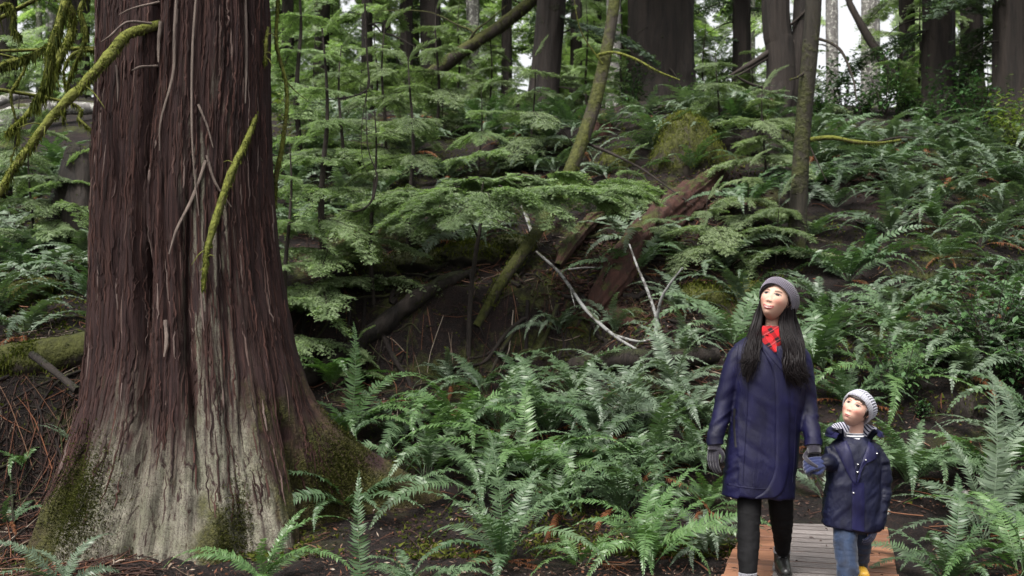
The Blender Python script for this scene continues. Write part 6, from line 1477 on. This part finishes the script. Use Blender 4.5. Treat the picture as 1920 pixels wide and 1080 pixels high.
def make_boy():
    loc = np.array([1.864, 5.95, 0.0]); W = lambda px, py, dy=0.0: P(px, py, 5.95 + dy) - loc
    f = (-.52, -.77, .34)
    Vh, Qh, Ch, Mx, E = head_geo(.87, f, .44, W(1606, 767, -.02), True, .35, (.015, .008, .006), (.45, .275, .215))
    b = Geo()
    limb(b, [W(1607, 788, .02), W(1605, 815, .025), W(1602, 835, .02)], [.037, .037, .042], 20, 14)
    loft(b, [(*W(1600, 828), .045, .045), (*W(1600, 842), .11, .065), (*W(1600, 900), .12, .08), (*W(1598, 985), .115, .08)])
    limb(b, [W(1574, 850), W(1564, 862, -.04), W(1555, 867, -.09)], [.024, .02, .015]); limb(b, [W(1642, 848), W(1656, 905, 0), W(1640, 982, -.05)], [.035, .03, .022])
    limb(b, [W(1585, 980, 0), W(1586, 1040, -.09), W(1590, 1092, -.15)], [.045, .038, .028]); limb(b, [W(1612, 980, .02), W(1614, 1030, .06), W(1612, 1075, .125)], [.045, .035, .025])
    b.merge(hand_geo(W(1556, 866, -.10), (-1, -.10, -.12), (.0, -.8, .6), .3, .9, -1)); b.merge(hand_geo(W(1641, 984, -.055), (-.42, -.2, -1), (.6, -.7, 0), .5, .4, -1))
    b.merge(E, Mx)
    root = skin_obj(b, (Vh, Qh, Ch), 'little boy in light grey ribbed beanie, dark navy jacket and jeans, looking up', 'boy', Vector(loc), .007)
    g = Geo(); rings = []
    for py, l, r, ry, cy in ((818, 1582, 1622, .05, .015), (828, 1566, 1636, .066, .01), (842, 1556, 1646, .082, .0), (870, 1552, 1648, .092, -.005), (910, 1548, 1648, .098, -.005), (950, 1544, 1650, .104, 0), (980, 1543, 1648, .106, 0), (992, 1545, 1645, .106, 0)):
        c = W((l + r) / 2, py); rings.append((c[0], cy, c[2], (r - l) / 2 / 346, ry))
    loft(g, rings, 44)
    limb(g, [W(1568, 842, 0), W(1560, 856, .0), W(1557, 868, -.05), W(1550, 867, -.10)], [.05, .05, .045, .04], 20)
    limb(g, [W(1634, 842, 0), W(1648, 865, 0), W(1655, 905, 0), W(1652, 945, -.02), W(1643, 982, -.05)], [.048, .052, .05, .045, .039], 20)
    V, N, Fc = fuse(g, .007, 4)
    hem = sstep(.5, .3, V[:, 2]); V[:, 2] -= hem * .12 * (V[:, 0] + .0)
    arm = ((V[:, 0] > .125) | (V[:, 0] < -.155)).astype(float)
    V = wrinkle(V, N, .005, 7, 7, 3, 3, 1 - arm); V = wrinkle(V, N, .008, 6, 6, 17, 6, arm); V = wrinkle(V, N, .003, 10, 10, 8, 16)
    dg_ = V[:, 2] * .7 - V[:, 0] * .7; V = V + N * (.004 * (.5 - 2 * np.abs(fbm(dg_ * 18, (V[:, 2] + V[:, 0]) * 4, 2.2, 3))) * (1 - arm))[:, None]
    jk = put('jacket', V, Fc, M['jacket'], root); bv = bvh_of(V, Fc); S = lambda px, py: (W(px, py)[0], W(px, py)[2])
    # the light yoke: two flaps meeting in a V below the throat
    sheet('yoke_flap', bv, [S(1560, 834), S(1570, 862), S(1582, 890), S(1590, 904)], [S(1582, 824), S(1588, 848), S(1592, 872), S(1594, 898)], .009, .006, M['jacket_light'], jk, 40, 10)
    sheet('yoke_flap', bv, [S(1624, 826), S(1610, 852), S(1600, 876), S(1594, 904)], [S(1644, 846), S(1632, 858), S(1610, 868), S(1598, 898)], .009, .006, M['jacket_light'], jk, 40, 10)
    sheet('placket', bv, [S(1586, 900), S(1586, 940), S(1586, 985)], [S(1609, 900), S(1609, 940), S(1609, 990)], .007, .005, M['jacket_light'], jk, 40, 7)
    for a, c in ((1635, 847), (1612, 858), (1597, 866), (1596, 880), (1588, 918)):
        x, z = S(a, c); h = bv.ray_cast(Vector((x, -2, z)), Vector((0, 1, 0))); s = Geo(); y = (h[0].y if h[0] else -.1) - .012
        limb(s, [(x, y + .003, z), (x, y - .001, z)], [.0058, .0045], 14, 6); s.obj('snap_button', M['snap'], jk)
    # hood lying round the neck: navy outside, striped inside
    g = Geo(); g2 = Geo(); n = 60; th = np.linspace(-.62, math.pi + .62, n)
    rows, rin = [], []
    for u in np.linspace(0, 1, 12):
        rad = .075 + .062 * u; up = .0 + .055 * math.sin(u * 2.4) - .01 * u
        rows.append(np.stack([W(1603, 826)[0] + rad * 1.12 * np.cos(th), .01 + rad * np.sin(th) * 1.15, W(1603, 826)[2] + up + .02 * (np.sin(th) > 0) * np.sin(th) + .006 * fbm(np.cos(th) * 4, np.sin(th) * 4, u * 3 + 0 * th, 2)], -1))
        r2 = .055 + .05 * u; rin.append(np.stack([W(1603, 826)[0] + r2 * 1.12 * np.cos(th), .01 + r2 * np.sin(th) * 1.15, W(1603, 826)[2] + .02 + .05 * math.sin(u * 1.7) + 0 * th + .02 * (np.sin(th) > 0) * np.sin(th)], -1))
    for gg, rw in ((g, rows), (g2, rin)):
        Vr = np.array(rw).reshape(-1, 3); i = np.arange(11)[:, None] * n; j = np.arange(n - 1)[None, :]; Q = np.stack([i + j, i + j + 1, i + n + j + 1, i + n + j], -1).reshape(-1, 4)
        gg.add(Vr, Q); gg.add(Vr - np.array([0, 0, .006]), Q[:, ::-1])
    tube(g, rows[-1][::4] * .5 + rin[-1][::4] * .5 - np.array([0, 0, .01]), .0145, 8, 50, .15, freq=30)
    hd = g.obj('hood', M['jacket_light'], jk); g2.obj('hood_lining', M['stripe'], hd)
    s = Geo(); loft(s, [(*W(1603, 812, .012), .045, .043), (*W(1603, 822, .008), .05, .05), (*W(1602, 838, 0), .062, .062)], 30); s.obj('shirt', M['shirt'], root)
    # jeans and boots
    g = Geo()
    limb(g, [W(1586, 975, 0), W(1585, 1005, -.04), W(1586, 1040, -.09), W(1590, 1075, -.14), W(1592, 1098, -.15)], [.064, .063, .058, .056, .052], 20, 40)
    limb(g, [W(1613, 975, .02), W(1616, 1005, .03), W(1615, 1035, .06), W(1613, 1062, .12)], [.06, .055, .046, .04], 20, 40)
    loft(g, [(*W(1598, 955), .11, .085), (*W(1598, 985), .112, .085), (*W(1598, 998), .08, .05)])
    V, N, Fc = fuse(g, .006, 3); V = wrinkle(V, N, .008, 6, 6, 15, 4, sstep(.34, .2, V[:, 2])); put('jeans', V, Fc, M['jeans'], root)
    a1 = W(1592, 1095, -.15); a1[2] = .003; a2 = W(1611, 1070, .125); a2[2] = .003
    boot('boot', a1, (-.2, -1), .09, M['yellow_boot'], root, .18, .04); boot('boot', a2, (-.1, -1), .13, M['yellow_boot'], root, .18, .04)
    # mittens with fingers
    g = hand_geo(W(1546, 867, -.105), (-1, -.10, -.12), (.0, -.8, .6), .95, 1.05, -1, spread=.0, fat=1.4, thumb_bend=1.2); V, N, Fc = fuse(g, .0026, 3); put('glove', V, Fc, M['blue_glove'], root)
    g = hand_geo(W(1641, 986, -.055), (-.42, -.2, -1), (.6, -.7, 0), .74, .4, -1); V, N, Fc = fuse(g, .0026, 3); put('glove', V, Fc, M['navy_glove'], root)
    # hat, fringe
    beanie('beanie', Mx, .87, M['beanie_light'], root, 36, .14, .155, 0, 34, .0026, .004, 1.1)
    # folded band round the brim
    n = 120; a = R(34); nr = np.array([0, math.sin(a), math.cos(a)]); e = np.array([0, math.cos(a), -math.sin(a)]); ph = np.linspace(0, 2 * np.pi, n + 1); band = []
    bg_ = Geo()
    for rr_, hh in ((1.0, -.004), (1.09, -.002), (1.115, .012), (1.12, .024), (1.09, .034), (1.04, .036)):
        band.append(np.array([0, .002, -.002]) + nr * hh + np.array([1, 0, 0]) * (.0865 * rr_ * np.cos(ph))[:, None] + e * (.116 * rr_ * np.sin(ph))[:, None])
    Vb = np.array(band).reshape(-1, 3) * .87 @ np.array(Mx.to_3x3()).T + np.array(Mx.translation); k = n + 1
    i = np.arange(5)[:, None] * k; j = np.arange(n)[None, :]; bg_.add(Vb, np.stack([i + j, i + j + 1, i + k + j + 1, i + k + j], -1).reshape(-1, 4), 0, .5 + .5 * np.sign(np.sin(np.tile(ph, 6) * 50)))
    bt = [o for o in root.children if o.name.startswith('beanie')][0]; bg_.obj('brim_band', M['beanie_band'], bt)
    q = rnd(6); g = Geo(); hp = lambda x, y, z: np.array(Mx @ Vector((x * .87, y * .87, z * .87)))
    for k in range(26):
        u = k / 25; x = -.055 + .11 * u; tube(g, [hp(x * .9, -.088 + 1.5 * x * x, .062), hp(x, -.096 + abs(x) * .35, .048), hp(x + q.uniform(-.008, .008), -.098 + abs(x) * .42, .038 + q.uniform(-.009, .009) - .3 * max(0, abs(x) - .03))], [.004, .0045, .0008], 6, 10, sy=.6)
    for k in range(14):
        u = k / 13; tube(g, [hp(.07, -.03 + .05 * u, .03), hp(.0765, -.035 + .05 * u, .005), hp(.073, -.03 + .045 * u, -.025 - .02 * q.random())], [.006, .006, .001], 6, 10)
    g.obj('hair', M['hair_boy'], root)
    return root
make_boy()
